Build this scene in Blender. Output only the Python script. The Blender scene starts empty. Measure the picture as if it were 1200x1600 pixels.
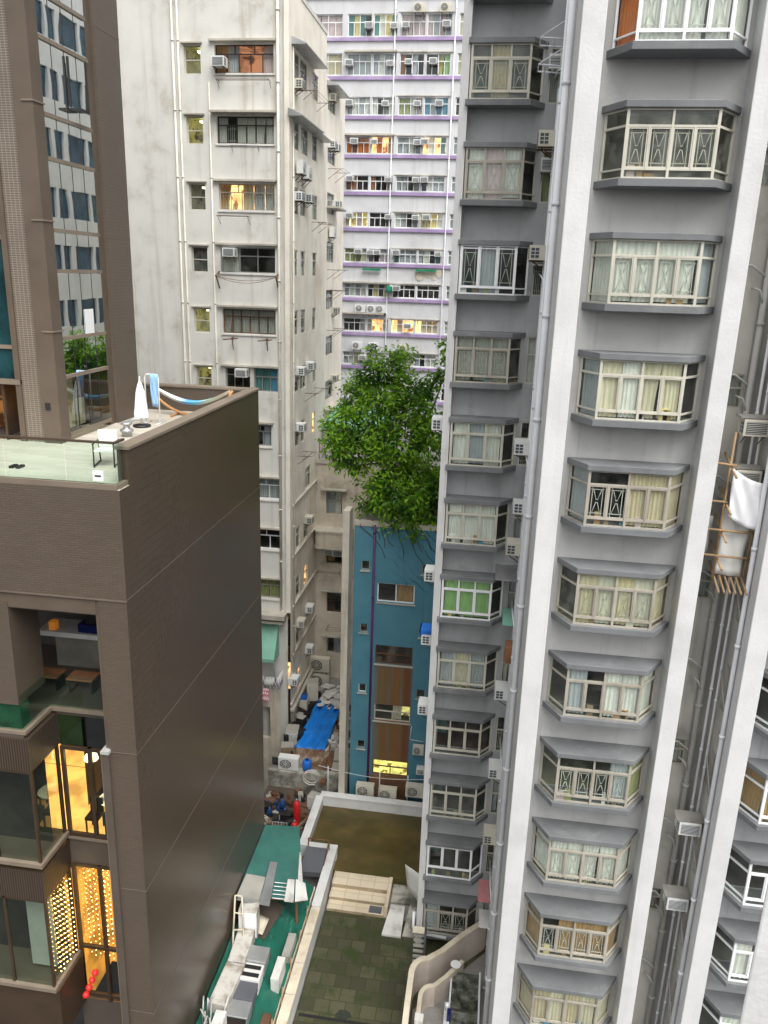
import bpy, bmesh, math, random
from mathutils import Vector, Matrix
rnd = random.Random(7)
H = 32.0          # camera height above the street; builders below use heights relative to the camera

# ---------------------------------------------------------------- camera, sky, sun, exposure
scene = bpy.context.scene
col = scene.collection
cam_d = bpy.data.cameras.new("camera"); cam = bpy.data.objects.new("camera", cam_d); col.objects.link(cam)
cam_d.sensor_fit = 'VERTICAL'; cam_d.sensor_height = 36.0; cam_d.lens = 36.0 * 1244.5 / 1600.0
cam_d.clip_start = 0.1; cam_d.clip_end = 2000
_ro, _pi, _ya = -0.032206, 0.28938, -0.133038
cy, sy, cp, sp, cr, sr = math.cos(_ya), math.sin(_ya), math.cos(_pi), math.sin(_pi), math.cos(_ro), math.sin(_ro)
fw = Vector((sy*cp, cy*cp, -sp)); rt = Vector((cy, -sy, 0)); dn = fw.cross(rt)
r2 = rt*cr + dn*sr; d2 = dn*cr - rt*sr
M = Matrix((r2, -d2, -fw)).transposed().to_4x4(); M.translation = (0, 0, H)
cam.matrix_world = M
scene.camera = cam

SUN_EL, SUN_AZ = math.radians(58), math.radians(146)      # azimuth from +Y clockwise: behind the camera, to the right
world = bpy.data.worlds.new("World"); scene.world = world; world.use_nodes = True
wn = world.node_tree.nodes; wl = world.node_tree.links
bg = wn["Background"]; bg.inputs[1].default_value = 0.15
sky = wn.new("ShaderNodeTexSky"); sky.sky_type = 'NISHITA'; sky.sun_disc = False
sky.sun_elevation = SUN_EL; sky.sun_rotation = SUN_AZ; sky.dust_density = 4.0; sky.air_density = 1.0
hs = wn.new("ShaderNodeHueSaturation"); hs.inputs['Saturation'].default_value = 0.05
wl.new(sky.outputs[0], hs.inputs['Color']); wl.new(hs.outputs[0], bg.inputs[0])
sun_d = bpy.data.lights.new("sun", 'SUN'); sun_d.energy = 1.15; sun_d.angle = math.radians(50); sun_d.color = (1.0, 0.955, 0.88)
sun = bpy.data.objects.new("sun", sun_d); col.objects.link(sun)
sdir = Vector((math.sin(SUN_AZ)*math.cos(SUN_EL), math.cos(SUN_AZ)*math.cos(SUN_EL), math.sin(SUN_EL)))
sun.rotation_euler = sdir.to_track_quat('Z', 'Y').to_euler(); sun.location = (0, 0, 90)
scene.view_settings.view_transform = 'Standard'; scene.view_settings.look = 'None'
scene.view_settings.gamma = 1.0; scene.view_settings.exposure = 0.93
scene.cycles.max_bounces = 8; scene.cycles.transparent_max_bounces = 16
scene.cycles.sample_clamp_indirect = 6.0

# ---------------------------------------------------------------- materials
def new_mat(name):
    m = bpy.data.materials.new(name); m.use_nodes = True
    nt = m.node_tree; b = nt.nodes["Principled BSDF"]
    return m, nt, b
def rgb(c): return (c[0], c[1], c[2], 1.0)
def nz(nt, vec, scale, detail=4, rough=0.55, sc=(1, 1, 1)):
    mp = nt.nodes.new("ShaderNodeMapping"); mp.inputs['Scale'].default_value = sc
    nt.links.new(vec, mp.inputs[0])
    n = nt.nodes.new("ShaderNodeTexNoise"); n.inputs['Scale'].default_value = scale
    n.inputs['Detail'].default_value = detail; n.inputs['Roughness'].default_value = rough
    nt.links.new(mp.outputs[0], n.inputs['Vector']); return n.outputs['Fac']
def ramp(nt, fac, a, b):
    r = nt.nodes.new("ShaderNodeMapRange"); r.interpolation_type = 'SMOOTHSTEP'
    r.inputs['From Min'].default_value = a; r.inputs['From Max'].default_value = b
    nt.links.new(fac, r.inputs['Value']); return r.outputs[0]
def mul(nt, a, b):
    m = nt.nodes.new("ShaderNodeMath"); m.operation = 'MULTIPLY'
    for i, v in enumerate((a, b)):
        if isinstance(v, (int, float)): m.inputs[i].default_value = v
        else: nt.links.new(v, m.inputs[i])
    return m.outputs[0]
def mix(nt, fac, a, b):
    m = nt.nodes.new("ShaderNodeMix"); m.data_type = 'RGBA'
    if isinstance(fac, (int, float)): m.inputs[0].default_value = fac
    else: nt.links.new(fac, m.inputs[0])
    for i, v in ((6, a), (7, b)):
        if isinstance(v, tuple): m.inputs[i].default_value = rgb(v)
        else: nt.links.new(v, m.inputs[i])
    return m.outputs[2]
def bump(nt, b, h, strength, dist):
    n = nt.nodes.new("ShaderNodeBump"); n.inputs['Strength'].default_value = strength
    n.inputs['Distance'].default_value = dist
    nt.links.new(h, n.inputs['Height']); nt.links.new(n.outputs[0], b.inputs['Normal'])
def objco(nt): return nt.nodes.new("ShaderNodeTexCoord").outputs['Object']
def paint(name, c, rough=0.5, var=0.12, dirt=None, damt=0.4, streak=0.0, bscale=0, bstr=0.2, metal=0.0, spec=0.4, dscale=0.6, dlo=.5, dhi=.75):
    """painted, plastered or metal surface: mottled colour, dirt patches, run-off streaks, roughcast bump"""
    m, nt, b = new_mat(name); v = objco(nt)
    b.inputs['Roughness'].default_value = rough; b.inputs['Metallic'].default_value = metal
    b.inputs['Specular IOR Level'].default_value = spec
    f = nz(nt, v, 0.9, 5)
    c2 = tuple(x*(1-var*1.6) for x in c)
    out = mix(nt, ramp(nt, f, .35, .7), c, c2)
    if dirt:
        d = ramp(nt, nz(nt, v, dscale, 7, .65), dlo, dhi)
        out = mix(nt, mul(nt, d, damt), out, dirt)
        if streak:
            s = ramp(nt, nz(nt, v, 1.0, 5, .6, (2.6, 2.6, .10)), .52, .78)
            out = mix(nt, mul(nt, s, streak), out, dirt)
    nt.links.new(out, b.inputs['Base Color'])
    if bscale: bump(nt, b, nz(nt, v, bscale, 3), bstr, .02)
    return m
def wallco(nt):
    """u runs along a wall whichever way it faces, v is up"""
    s = nt.nodes.new("ShaderNodeSeparateXYZ"); nt.links.new(objco(nt), s.inputs[0])
    a = nt.nodes.new("ShaderNodeMath"); a.operation = 'ADD'
    nt.links.new(s.outputs[0], a.inputs[0]); nt.links.new(s.outputs[1], a.inputs[1])
    c = nt.nodes.new("ShaderNodeCombineXYZ"); nt.links.new(a.outputs[0], c.inputs[0]); nt.links.new(s.outputs[2], c.inputs[1])
    return c.outputs[0]
def tiles(name, c, grout, w, h, rough=.3, mort=.012, var=.25, offset=0.0, bstr=.25, dirt=None, damt=.3, spec=.5, flat=False, dscale=.5, var2=.1):
    m, nt, b = new_mat(name); v = objco(nt) if flat else wallco(nt)
    t = nt.nodes.new("ShaderNodeTexBrick"); t.offset = offset
    t.inputs['Scale'].default_value = 1.0; t.inputs['Brick Width'].default_value = w; t.inputs['Row Height'].default_value = h
    t.inputs['Mortar Size'].default_value = mort; t.inputs['Mortar Smooth'].default_value = .3
    t.inputs['Color1'].default_value = rgb(c); t.inputs['Color2'].default_value = rgb(tuple(x*(1-var) for x in c)); t.inputs['Mortar'].default_value = rgb(grout)
    nt.links.new(v, t.inputs['Vector'])
    out = t.outputs['Color']
    o3 = objco(nt)
    out = mix(nt, mul(nt, ramp(nt, nz(nt, o3, .7, 6), .4, .75), var2*3), out, tuple(x*.7 for x in c))
    if dirt: out = mix(nt, mul(nt, ramp(nt, nz(nt, o3, dscale, 8, .7), .45, .68), damt), out, dirt)
    nt.links.new(out, b.inputs['Base Color'])
    b.inputs['Roughness'].default_value = rough; b.inputs['Specular IOR Level'].default_value = spec
    inv = nt.nodes.new("ShaderNodeMath"); inv.operation = 'SUBTRACT'; inv.inputs[0].default_value = 1; nt.links.new(t.outputs['Fac'], inv.inputs[1])
    bump(nt, b, inv.outputs[0], bstr, .01)
    return m
def glass(name, tint=(.9, .95, .93), refl=1.0, rough=.02, ior=1.55, milky=0.0, wob=.12, wsc=1.1):
    m, nt, b = new_mat(name); nt.nodes.remove(b); out = nt.nodes["Material Output"]
    tr = nt.nodes.new("ShaderNodeBsdfTransparent"); tr.inputs[0].default_value = rgb(tint)
    gl = nt.nodes.new("ShaderNodeBsdfGlossy"); gl.inputs['Roughness'].default_value = rough; gl.inputs['Color'].default_value = (.92, .96, .96, 1)
    fr = nt.nodes.new("ShaderNodeFresnel")
    ge = nt.nodes.new("ShaderNodeNewGeometry"); im = nt.nodes.new("ShaderNodeMapRange"); im.inputs['To Min'].default_value = ior; im.inputs['To Max'].default_value = 1/ior      # a pane is seen from either side
    nt.links.new(ge.outputs['Backfacing'], im.inputs['Value']); nt.links.new(im.outputs[0], fr.inputs['IOR'])
    k = nt.nodes.new("ShaderNodeMath"); k.operation = 'MULTIPLY'; k.use_clamp = True; k.inputs[1].default_value = refl
    nt.links.new(fr.outputs[0], k.inputs[0])
    mx = nt.nodes.new("ShaderNodeMixShader"); nt.links.new(k.outputs[0], mx.inputs[0])
    nt.links.new(tr.outputs[0], mx.inputs[1]); nt.links.new(gl.outputs[0], mx.inputs[2])
    last = mx.outputs[0]
    if milky:
        df = nt.nodes.new("ShaderNodeBsdfDiffuse"); df.inputs[0].default_value = (.45, .47, .42, 1)
        m2 = nt.nodes.new("ShaderNodeMixShader"); v = objco(nt)
        nt.links.new(mul(nt, ramp(nt, nz(nt, v, 2.5, 6), .3, .8), milky), m2.inputs[0])
        nt.links.new(last, m2.inputs[1]); nt.links.new(df.outputs[0], m2.inputs[2]); last = m2.outputs[0]
    # panes are never perfectly flat
    v = objco(nt); bn = nt.nodes.new("ShaderNodeBump"); bn.inputs['Strength'].default_value = wob; bn.inputs['Distance'].default_value = .02
    nt.links.new(nz(nt, v, wsc, 1), bn.inputs['Height']); nt.links.new(bn.outputs[0], gl.inputs['Normal'])
    nt.links.new(last, out.inputs[0]); return m
def emit(name, c, s):
    m, nt, b = new_mat(name); b.inputs['Base Color'].default_value = rgb(c)
    b.inputs['Emission Color'].default_value = rgb(c); b.inputs['Emission Strength'].default_value = s; return m
def litroom(name, c, s, spots=True):  # lamplight is put into the surfaces as emission
    """interior surfaces of a room, glowing in place of lamplight"""
    m, nt, b = new_mat(name); v = objco(nt)
    o = mix(nt, ramp(nt, nz(nt, v, 1.1, 2), .40, .62), c, tuple(x*.5 for x in c)); o = o if not spots else mix(nt, ramp(nt, nz(nt, v, 2.3, 4), .54, .62), o, tuple(x*q for x, q in zip(c, (.14, .10, .08))))
    nt.links.new(o, b.inputs['Base Color']); nt.links.new(o, b.inputs['Emission Color']); b.inputs['Emission Strength'].default_value = s; return m
def cloth(name, c, rough=.9, var=.2, sheer=0.0):
    m, nt, b = new_mat(name); v = objco(nt)
    o = mix(nt, ramp(nt, nz(nt, v, 3, 4, .6, (1, 1, .25)), .35, .7), c, tuple(x*(1-var) for x in c))
    nt.links.new(o, b.inputs['Base Color']); b.inputs['Roughness'].default_value = rough; b.inputs['Specular IOR Level'].default_value = .1
    return m

MT = {}
MT['white_pier'] = paint('white roughcast paint', (.62, .62, .62), .6, .06, (.40, .385, .36), .40, .4, 14, .32)
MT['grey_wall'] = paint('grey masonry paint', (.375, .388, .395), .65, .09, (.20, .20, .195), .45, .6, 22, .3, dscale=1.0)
MT['grey_wall_lit'] = paint('lit grey masonry paint', (.435, .435, .425), .65, .09, (.27, .268, .26), .45, .6, 22, .3, dscale=1.0)  # same masonry grey, lightened to paint in the stronger light here
MT['recess_wall'] = paint('weathered grey paint', (.46, .45, .41), .7, .12, (.12, .115, .1), .5, .5, 18, .3)
MT['trim'] = paint('dark grey trim paint', (.175, .182, .188), .75, .12, (.27, .27, .265), .45, .2, 25, .2, spec=.2, dscale=1.5)
MT['frame_cream'] = paint('aged cream window paint', (.55, .53, .45), .5, .12, (.25, .21, .14), .45, .3)
MT['frame_grey'] = paint('worn grey brown window paint', (.42, .39, .33), .5, .15, (.2, .16, .11), .5, .3)
MT['frame_white'] = paint('white aluminium', (.8, .81, .82), .35, .04)
MT['frame_dark'] = paint('dark brown aluminium', (.05, .04, .035), .4, .1)
MT['frame_black'] = paint('black aluminium', (.02, .02, .02), .4, .1)
MT['grille'] = paint('window bar paint', (.62, .62, .58), .5, .1, (.3, .26, .2), .3)
MT['glass'] = glass('window glass', (.86, .90, .86), 1.0, .02, 1.55, .10)
MT['glass_dusty'] = glass('dusty window glass', (.80, .82, .72), .9, .06, 1.5, .30)
MT['glass_rail'] = glass('green tinted rail glass', (.88, .96, .92), 1.0, .01, 1.45, 0)
MT['glass_mirror'] = glass('solar glass', (.06, .11, .13), 12.0, .012, 1.7, 0, .16, .7)
MT['glass_teal'] = glass('dark teal glass', (.08, .17, .18), 2.5, .02, 1.6)
MT['glass_dark'] = glass('dark shopfront glass', (.55, .62, .56), 1.3, .02, 1.55)
for k, c in dict(white=(.78, .78, .74), cream=(.72, .66, .50), beige=(.62, .53, .37), green=(.32, .55, .22), pink=(.66, .52, .55), grey=(.45, .48, .52),
                 brown=(.46, .29, .13), orange=(.75, .22, .04), blue=(.10, .35, .55), teal=(.12, .3, .32), rust=(.4, .16, .07), yellow=(.8, .66, .3), olive=(.38, .40, .18), lilac=(.5, .42, .5)).items():
    MT['cur_'+k] = cloth(k+' curtain cloth', c)
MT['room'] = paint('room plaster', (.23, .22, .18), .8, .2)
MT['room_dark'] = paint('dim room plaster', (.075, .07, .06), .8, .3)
MT['room_olive'] = paint('olive room plaster', (.30, .30, .17), .8, .2)
MT['room_red'] = paint('dark red panelling', (.10, .025, .015), .6, .3)
MT['room_lit'] = litroom('warm lit room', (1.0, .66, .32), .85)
MT['room_lit_white'] = litroom('white lit room', (1.0, .9, .6), 1.2)
MT['room_lit_green'] = litroom('fluorescent lit stairwell', (.46, .43, .17), .20)
MT['room_lit_dim'] = litroom('dim lit stairwell', (.26, .25, .17), .10)
MT['room_lit_yellow'] = litroom('yellow lit room', (.85, .78, .28), .6)
MT['room_lit_orange'] = litroom('orange lit room', (.70, .36, .20), .30)
MT['pipe_white'] = paint('white drain pipe', (.72, .74, .77), .4, .06, (.4, .4, .4), .25)
MT['pipe_grey'] = paint('grey drain pipe', (.42, .42, .40), .5, .1, (.2, .19, .16), .4)
MT['pipe_cream'] = paint('cream drain pipe', (.66, .64, .56), .5, .08, (.35, .3, .22), .4)
MT['ac_white'] = paint('white air conditioner plastic', (.72, .73, .71), .45, .06, (.4, .37, .3), .3)
MT['ac_beige'] = paint('yellowed air conditioner plastic', (.60, .57, .48), .5, .08, (.3, .25, .18), .4)
MT['ac_dark'] = paint('air conditioner coil', (.06, .08, .10), .5, .2)
MT['ac_fan'] = paint('fan grille', (.16, .16, .15), .5, .2)
MT['rust'] = paint('rusted steel', (.17, .085, .045), .8, .4, (.06, .03, .02), .5, 0, 20, .3)
MT['steel'] = paint('galvanised steel', (.45, .46, .46), .4, .15, (.25, .22, .18), .4, 0, 0, 0, .6)
MT['white_wall'] = paint('old white plaster', (.65, .64, .60), .75, .06, (.36, .30, .22), .5, .5, 9, .25, dscale=.9, dlo=.54, dhi=.76)
MT['white_wall_side'] = paint('old cream plaster', (.82, .775, .68), .75, .08, (.42, .34, .24), .5, .45, 9, .25, dscale=.4)
MT['ledge'] = paint('stained concrete ledge', (.50, .47, .40), .8, .15, (.16, .14, .11), .6, .3, 12, .3)
MT['purple_wall'] = paint('white wall paint', (.57, .575, .59), .7, .05, (.40, .38, .36), .45, .4, 9, .15, dscale=.3)
MT['purple'] = paint('purple band paint', (.36, .26, .46), .6, .15, (.5, .46, .54), .6, .2, dscale=1.2)
MT['cream_wall'] = paint('grimy cream plaster', (.62, .56, .46), .8, .12, (.22, .18, .13), .65, .55, 9, .3, dscale=.8)
MT['fin_wall'] = paint('bare cream wall', (.56, .52, .44), .8, .12, (.24, .2, .15), .6, .6, 9, .25)
MT['concrete'] = paint('wet concrete', (.30, .29, .27), .6, .2, (.12, .115, .1), .6, 0, 10, .3, dscale=1.0)
MT['white_dirty'] = paint('grimy white enamel', (.58, .56, .51), .45, .12, (.20, .15, .10), .75, .5, 0, 0, dscale=2.2, dlo=.46, dhi=.66)
MT['asphalt'] = paint('street asphalt', (.05, .05, .052), .8, .2, (.03, .03, .03), .5, 0, 30, .3)
# ---------------------------------------------------------------- mesh builder
def F_S(o): return lambda u, d, z: (u, o-d, z)      # wall facing the camera
def F_E(o): return lambda u, d, z: (o+d, u, z)      # wall facing right
def F_W(o): return lambda u, d, z: (o-d, u, z)      # wall facing left
def F_0(u, d, z): return (u, d, z)
ROOT = {}
class MB:
    def __init__(s, F=None): s.v = []; s.f = []; s.F = F or F_0; s.sm = []
    def face(s, pts, F=None, smooth=False):
        n = len(s.v); F = F or s.F
        s.v += [F(*p) for p in pts]; s.f.append(tuple(range(n, n+len(pts)))); s.sm.append(smooth)
    def box(s, u0, u1, d0, d1, z0, z1):
        n = len(s.v)
        s.v += [s.F(*p) for p in ((u0,d0,z0),(u1,d0,z0),(u1,d1,z0),(u0,d1,z0),(u0,d0,z1),(u1,d0,z1),(u1,d1,z1),(u0,d1,z1))]
        for q in ((0,1,2,3),(4,5,6,7),(0,1,5,4),(1,2,6,5),(2,3,7,6),(3,0,4,7)): s.f.append(tuple(n+i for i in q)); s.sm.append(False)
    def prism(s, poly, z0, z1, tops=None):
        n = len(s.v); k = len(poly)
        s.v += [s.F(p[0], p[1], z0) for p in poly] + [s.F(p[0], p[1], z1 if tops is None else tops[i]) for i, p in enumerate(poly)]
        s.f.append(tuple(n+i for i in range(k))); s.f.append(tuple(n+k+i for i in range(k))); s.sm += [False, False]
        for i in range(k):
            j = (i+1) % k; s.f.append((n+i, n+j, n+k+j, n+k+i)); s.sm.append(False)
    def obox(s, a, b, t, z0, z1, za=None, off=0.0):
        """box along the plan line a-b, thickness t, raised from z0 to z1"""
        a = Vector(a[:2]); b = Vector(b[:2]); dr = (b-a).normalized(); n = Vector((-dr.y, dr.x))
        a = a+n*off; b = b+n*off
        s.prism([a+n*t/2, b+n*t/2, b-n*t/2, a-n*t/2], z0, z1)
    def tube(s, pts, r, n=8, cap=True, radii=None):
        pts = [Vector(s.F(*p)) for p in pts]; base = len(s.v); prev = None
        for i, p in enumerate(pts):
            t = (pts[min(i+1, len(pts)-1)] - pts[max(i-1, 0)]).normalized()
            ref = Vector((0, 0, 1)) if abs(t.z) < .9 else Vector((0, 1, 0))
            a = t.cross(ref).normalized(); b = t.cross(a)
            rr = radii[i] if radii else r
            for k in range(n):
                th = 2*math.pi*k/n; q = p + a*(rr*math.cos(th)) + b*(rr*math.sin(th)); s.v.append(tuple(q))
        for i in range(len(pts)-1):
            for k in range(n):
                s.f.append((base+i*n+k, base+i*n+(k+1) % n, base+(i+1)*n+(k+1) % n, base+(i+1)*n+k)); s.sm.append(True)
        if cap:
            s.f.append(tuple(base+k for k in range(n))); s.f.append(tuple(base+(len(pts)-1)*n+k for k in range(n))); s.sm += [False, False]
    def bar(s, a, b, t):
        """square bar between two points"""
        s.tube([a, b], t*.7, 4)
    def lathe(s, c, prof, n=14):
        base = len(s.v)
        for r, z in prof:
            for k in range(n):
                th = 2*math.pi*k/n; s.v.append(s.F(c[0]+r*math.cos(th), c[1]+r*math.sin(th), c[2]+z))
        for i in range(len(prof)-1):
            for k in range(n): s.f.append((base+i*n+k, base+i*n+(k+1) % n, base+(i+1)*n+(k+1) % n, base+(i+1)*n+k)); s.sm.append(True)
        s.f.append(tuple(base+k for k in range(n))); s.f.append(tuple(base+(len(prof)-1)*n+k for k in range(n))); s.sm += [False, False]
    def wave(s, p0, p1, z0, z1, amp=.03, wl=.13, seg=None, phase=0.0, gather=0.0, nz_=3):
        """hanging cloth in folds along the plan line p0-p1"""
        a = Vector(p0[:2]); b = Vector(p1[:2]); L = (b-a).length
        if L < .03: return
        dr = (b-a)/L; n = Vector((-dr.y, dr.x)); k = max(6, int(L/wl*6)); base = len(s.v)
        for j in range(nz_+1):
            tz = j/nz_; z = z0+(z1-z0)*tz
            for i in range(k+1):
                t = i/k; w = math.sin(phase+t*L/wl*6.283 + .6*math.sin(t*9+phase))*amp*(1-.35*tz)
                tt = t if not gather else t*(1-gather*math.sin(math.pi*(1-tz)*.5))
                q = a+dr*(tt*L)+n*w; s.v.append(s.F(q.x, q.y, z))
        for j in range(nz_):
            for i in range(k):
                o = base+j*(k+1)+i; s.f.append((o, o+1, o+k+2, o+k+1)); s.sm.append(True)
    def wall(s, u0, u1, z0, z1, holes, rev=.18, d=0.0):
        us = sorted({u0, u1} | {h[0] for h in holes} | {h[1] for h in holes}); zs = sorted({z0, z1} | {h[2] for h in holes} | {h[3] for h in holes})
        us = [u for u in us if u0-1e-6 <= u <= u1+1e-6]; zs = [z for z in zs if z0-1e-6 <= z <= z1+1e-6]
        for i in range(len(us)-1):
            for j in range(len(zs)-1):
                cu, cz = (us[i]+us[i+1])/2, (zs[j]+zs[j+1])/2
                if any(h[0] < cu < h[1] and h[2] < cz < h[3] for h in holes): continue
                s.face([(us[i], d, zs[j]), (us[i+1], d, zs[j]), (us[i+1], d, zs[j+1]), (us[i], d, zs[j+1])])
        for h in holes:
            a, b, c, e = h[:4]
            for q in ([(a,d,c),(b,d,c),(b,d-rev,c),(a,d-rev,c)], [(a,d,e),(b,d,e),(b,d-rev,e),(a,d-rev,e)], [(a,d,c),(a,d,e),(a,d-rev,e),(a,d-rev,c)], [(b,d,c),(b,d,e),(b,d-rev,e),(b,d-rev,c)]): s.face(q)
    def room(s, u0, u1, z0, z1, d0, depth):
        d1 = d0-depth
        s.face([(u0,d1,z0),(u1,d1,z0),(u1,d1,z1),(u0,d1,z1)]); s.face([(u0,d0,z0),(u1,d0,z0),(u1,d1,z0),(u0,d1,z0)]); s.face([(u0,d0,z1),(u1,d0,z1),(u1,d1,z1),(u0,d1,z1)])
        s.face([(u0,d0,z0),(u0,d1,z0),(u0,d1,z1),(u0,d0,z1)]); s.face([(u1,d0,z0),(u1,d1,z0),(u1,d1,z1),(u1,d0,z1)])
    def build(s, name, mat, parent=None, bevel=0, label=None):
        if not s.v: return None
        mats = mat if isinstance(mat, (list, tuple)) else [mat]
        if parent is not None: org = ROOT[parent.name]
        else:
            xs, ys, zs = zip(*s.v); org = ((min(xs)+max(xs))/2, (min(ys)+max(ys))/2, min(zs))
        me = bpy.data.meshes.new(name)
        me.from_pydata([(x-org[0], y-org[1], z-org[2]) for x, y, z in s.v], [], s.f)
        bm = bmesh.new(); bm.from_mesh(me); bmesh.ops.recalc_face_normals(bm, faces=bm.faces[:]); bm.to_mesh(me); bm.free()
        for p, sm in zip(me.polygons, s.sm): p.use_smooth = sm
        for m in mats: me.materials.append(MT[m] if isinstance(m, str) else m)
        o = bpy.data.objects.new(name, me); col.objects.link(o)
        if parent is not None: o.parent = parent
        else: o.location = (org[0], org[1], org[2]+H)
        ROOT[o.name] = org
        if bevel:
            b = o.modifiers.new("bevel", 'BEVEL'); b.width = bevel; b.segments = 2; b.limit_method = 'ANGLE'
        if label: o['label'] = label
        return o
def tag(o, label, cat, group=None, kind=None):
    if label: o['label'] = label
    if cat: o['category'] = cat
    if group: o['group'] = group
    if kind: o['kind'] = kind
    return o
def thing(name, loc, label, cat, group=None):
    o = bpy.data.objects.new(name, None); col.objects.link(o); o.empty_display_size = .3
    o.location = (loc[0], loc[1], loc[2]+H); ROOT[o.name] = tuple(loc); return tag(o, label, cat, group)
def structure(mb, name, mat): o = mb.build(name, mat); o['kind'] = 'structure'; return o
def copy_tree(o, parent=None):
    c = o.copy(); col.objects.link(c); c.parent = parent
    for ch in KIDS.get(o.name, []): copy_tree(ch, c)
    return c
KIDS = {}
def proto(name, parts):
    """parts: (name, MB, material, sub-parts); kept out of the scene until copied"""
    root = bpy.data.objects.new(name, None); root.empty_display_size = .2; KIDS[root.name] = []
    for pn, mb, mat, subs in parts:
        ROOT[root.name] = (0, 0, 0); o = mb.build(pn, mat, root); col.objects.unlink(o); KIDS[root.name].append(o); KIDS[o.name] = []
        ROOT[o.name] = (0, 0, 0)
        for sn, smb, smat in subs:
            q = smb.build(sn, smat, o); col.objects.unlink(q); KIDS[o.name].append(q)
    return root
def put(p, loc, rz, label, cat, group=None, sc=None):
    c = copy_tree(p); c.location = (loc[0], loc[1], loc[2]+H); c.rotation_euler = (0, 0, rz); tag(c, label, cat, group)
    if sc: c.scale = sc
    return c

# ---------------------------------------------------------------- a window in a wall: frame > pane, curtain, interior, window_grille
def window(parent, F, u0, u1, z0, z1, cols=2, tr=.3, d=-.12, fw_=.05, frame='frame_white', pane='glass', cur=(), room='room_dark', depth=1.6, grille=False, low=False, trcols=None, name='window', open_cols=(), shut=None):
    m = MB(F); t = .05
    zt = z1-(z1-z0)*tr if tr else z1
    m.box(u0, u1, d-t, d, z0, z0+fw_); m.box(u0, u1, d-t, d, z1-fw_, z1); m.box(u0, u0+fw_, d-t, d, z0+fw_, z1-fw_); m.box(u1-fw_, u1, d-t, d, z0+fw_, z1-fw_)
    if tr: m.box(u0+fw_, u1-fw_, d-t, d+.005, zt-fw_/2, zt+fw_/2)
    cw = (u1-u0)/cols
    for i in range(1, cols): m.box(u0+i*cw-fw_*.45, u0+i*cw+fw_*.45, d-t, d+.003, z0+fw_, zt-(fw_/2 if tr else fw_))
    if tr:
        tc = trcols or max(1, cols//2)
        for i in range(1, tc): u = u0+(u1-u0)*i/tc; m.box(u-fw_*.45, u+fw_*.45, d-t, d+.003, zt+fw_/2, z1-fw_)
    for i in open_cols:                      # casement standing open
        a = u0+i*cw+.03; w = cw*.8
        m.box(a, a+.04, d, d+w, z0+.05, zt-.04); m.box(a, a+.03, d+.03, d+w-.03, z0+.05, z0+.09); m.box(a, a+.03, d+.03, d+w-.03, zt-.08, zt-.04)
    w = m.build(name, frame, parent)
    g = MB(F)
    for i in range(cols):
        if i in open_cols: continue
        g.face([(u0+i*cw, d-.03, z0), (u0+(i+1)*cw, d-.03, z0), (u0+(i+1)*cw, d-.03, zt), (u0+i*cw, d-.03, zt)])
    if tr: g.face([(u0, d-.03, zt), (u1, d-.03, zt), (u1, d-.03, z1), (u0, d-.03, z1)])
    g.build('pane', pane, w)
    groups = {}
    for i, c in enumerate(cur):
        if c: groups.setdefault(c, []).append(i)
    for c, ix in groups.items():
        m = MB(F)
        for i in ix:
            k = (u1-u0)/len(cur); m.wave((u0+i*k+.01, d-.16), (u0+(i+1)*k-.01, d-.16), z0+.02, z1-.03, .025, .12, phase=rnd.random()*6, gather=rnd.choice((0, 0, 0, .25)))
        m.build('curtain', 'cur_'+c, w)
    if grille:
        m = MB(F)
        for i in range(cols):
            a, b = u0+i*cw+fw_, u0+(i+1)*cw-fw_
            for f in (.25, .5, .75): u = a+(b-a)*f; m.box(u-.007, u+.007, d-.075, d-.062, z0+.05, zt-.03)
            for f in (.18, .82): z = z0+(zt-z0)*f; m.box(a, b, d-.075, d-.062, z-.007, z+.007)
        m.build('window_grille', 'grille', w)
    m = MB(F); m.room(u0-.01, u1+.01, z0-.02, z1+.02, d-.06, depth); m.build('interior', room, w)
    return w

# ---------------------------------------------------------------- air conditioner prototypes (front towards -Y, back at y=0)
def ac_window(w=.62, h=.42, p=.42, mat='ac_white'):
    b = MB(); b.box(-w/2, w/2, -p, .12, 0, h)
    g = MB(); g.box(-w/2+.06, w/2-.06, -p-.012, -p-.001, .05, h-.06)
    def vent(sx):
        s = MB(); x0 = sx*(w/2+.004); s.box(x0-.002, x0+.002, -p+.05, -p+.28, .05, .35); return s
    def fins(sx):
        s = MB(); x0 = sx*(w/2+.008); s.box(x0-.002, x0+.002, -p+.05, -p+.28, .04, .06)
        for i in range(1, 4): s.box(x0-.002, x0+.002, -p+.05, -p+.28, .04+i*.1, .06+i*.1)
        s.box(x0-.002, x0+.002, -p+.155, -p+.175, .04, .36); return s
    k = MB()
    for i in range(7): z = .07+i*(h-.15)/6; k.box(-w/2+.06, w/2-.06, -p-.02, -p-.0125, z, z+.012)
    brs = []
    for x in (-w*.35, w*.35): br = MB(); br.bar((x, 0, -.02), (x, -p, -.02), .03); br.bar((x, 0, -.25), (x, -p*.8, -.02), .022); brs.append(('bracket', br, 'rust', []))
    return proto('air_conditioner', [('casing', b, mat, [('side_vent', vent(-1), 'ac_dark'), ('side_vent', vent(1), 'ac_dark'), ('vent_bars', fins(-1), mat), ('vent_bars', fins(1), mat)]), ('grille', g, 'ac_dark', [('louvre', k, mat)])] + brs)
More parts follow.
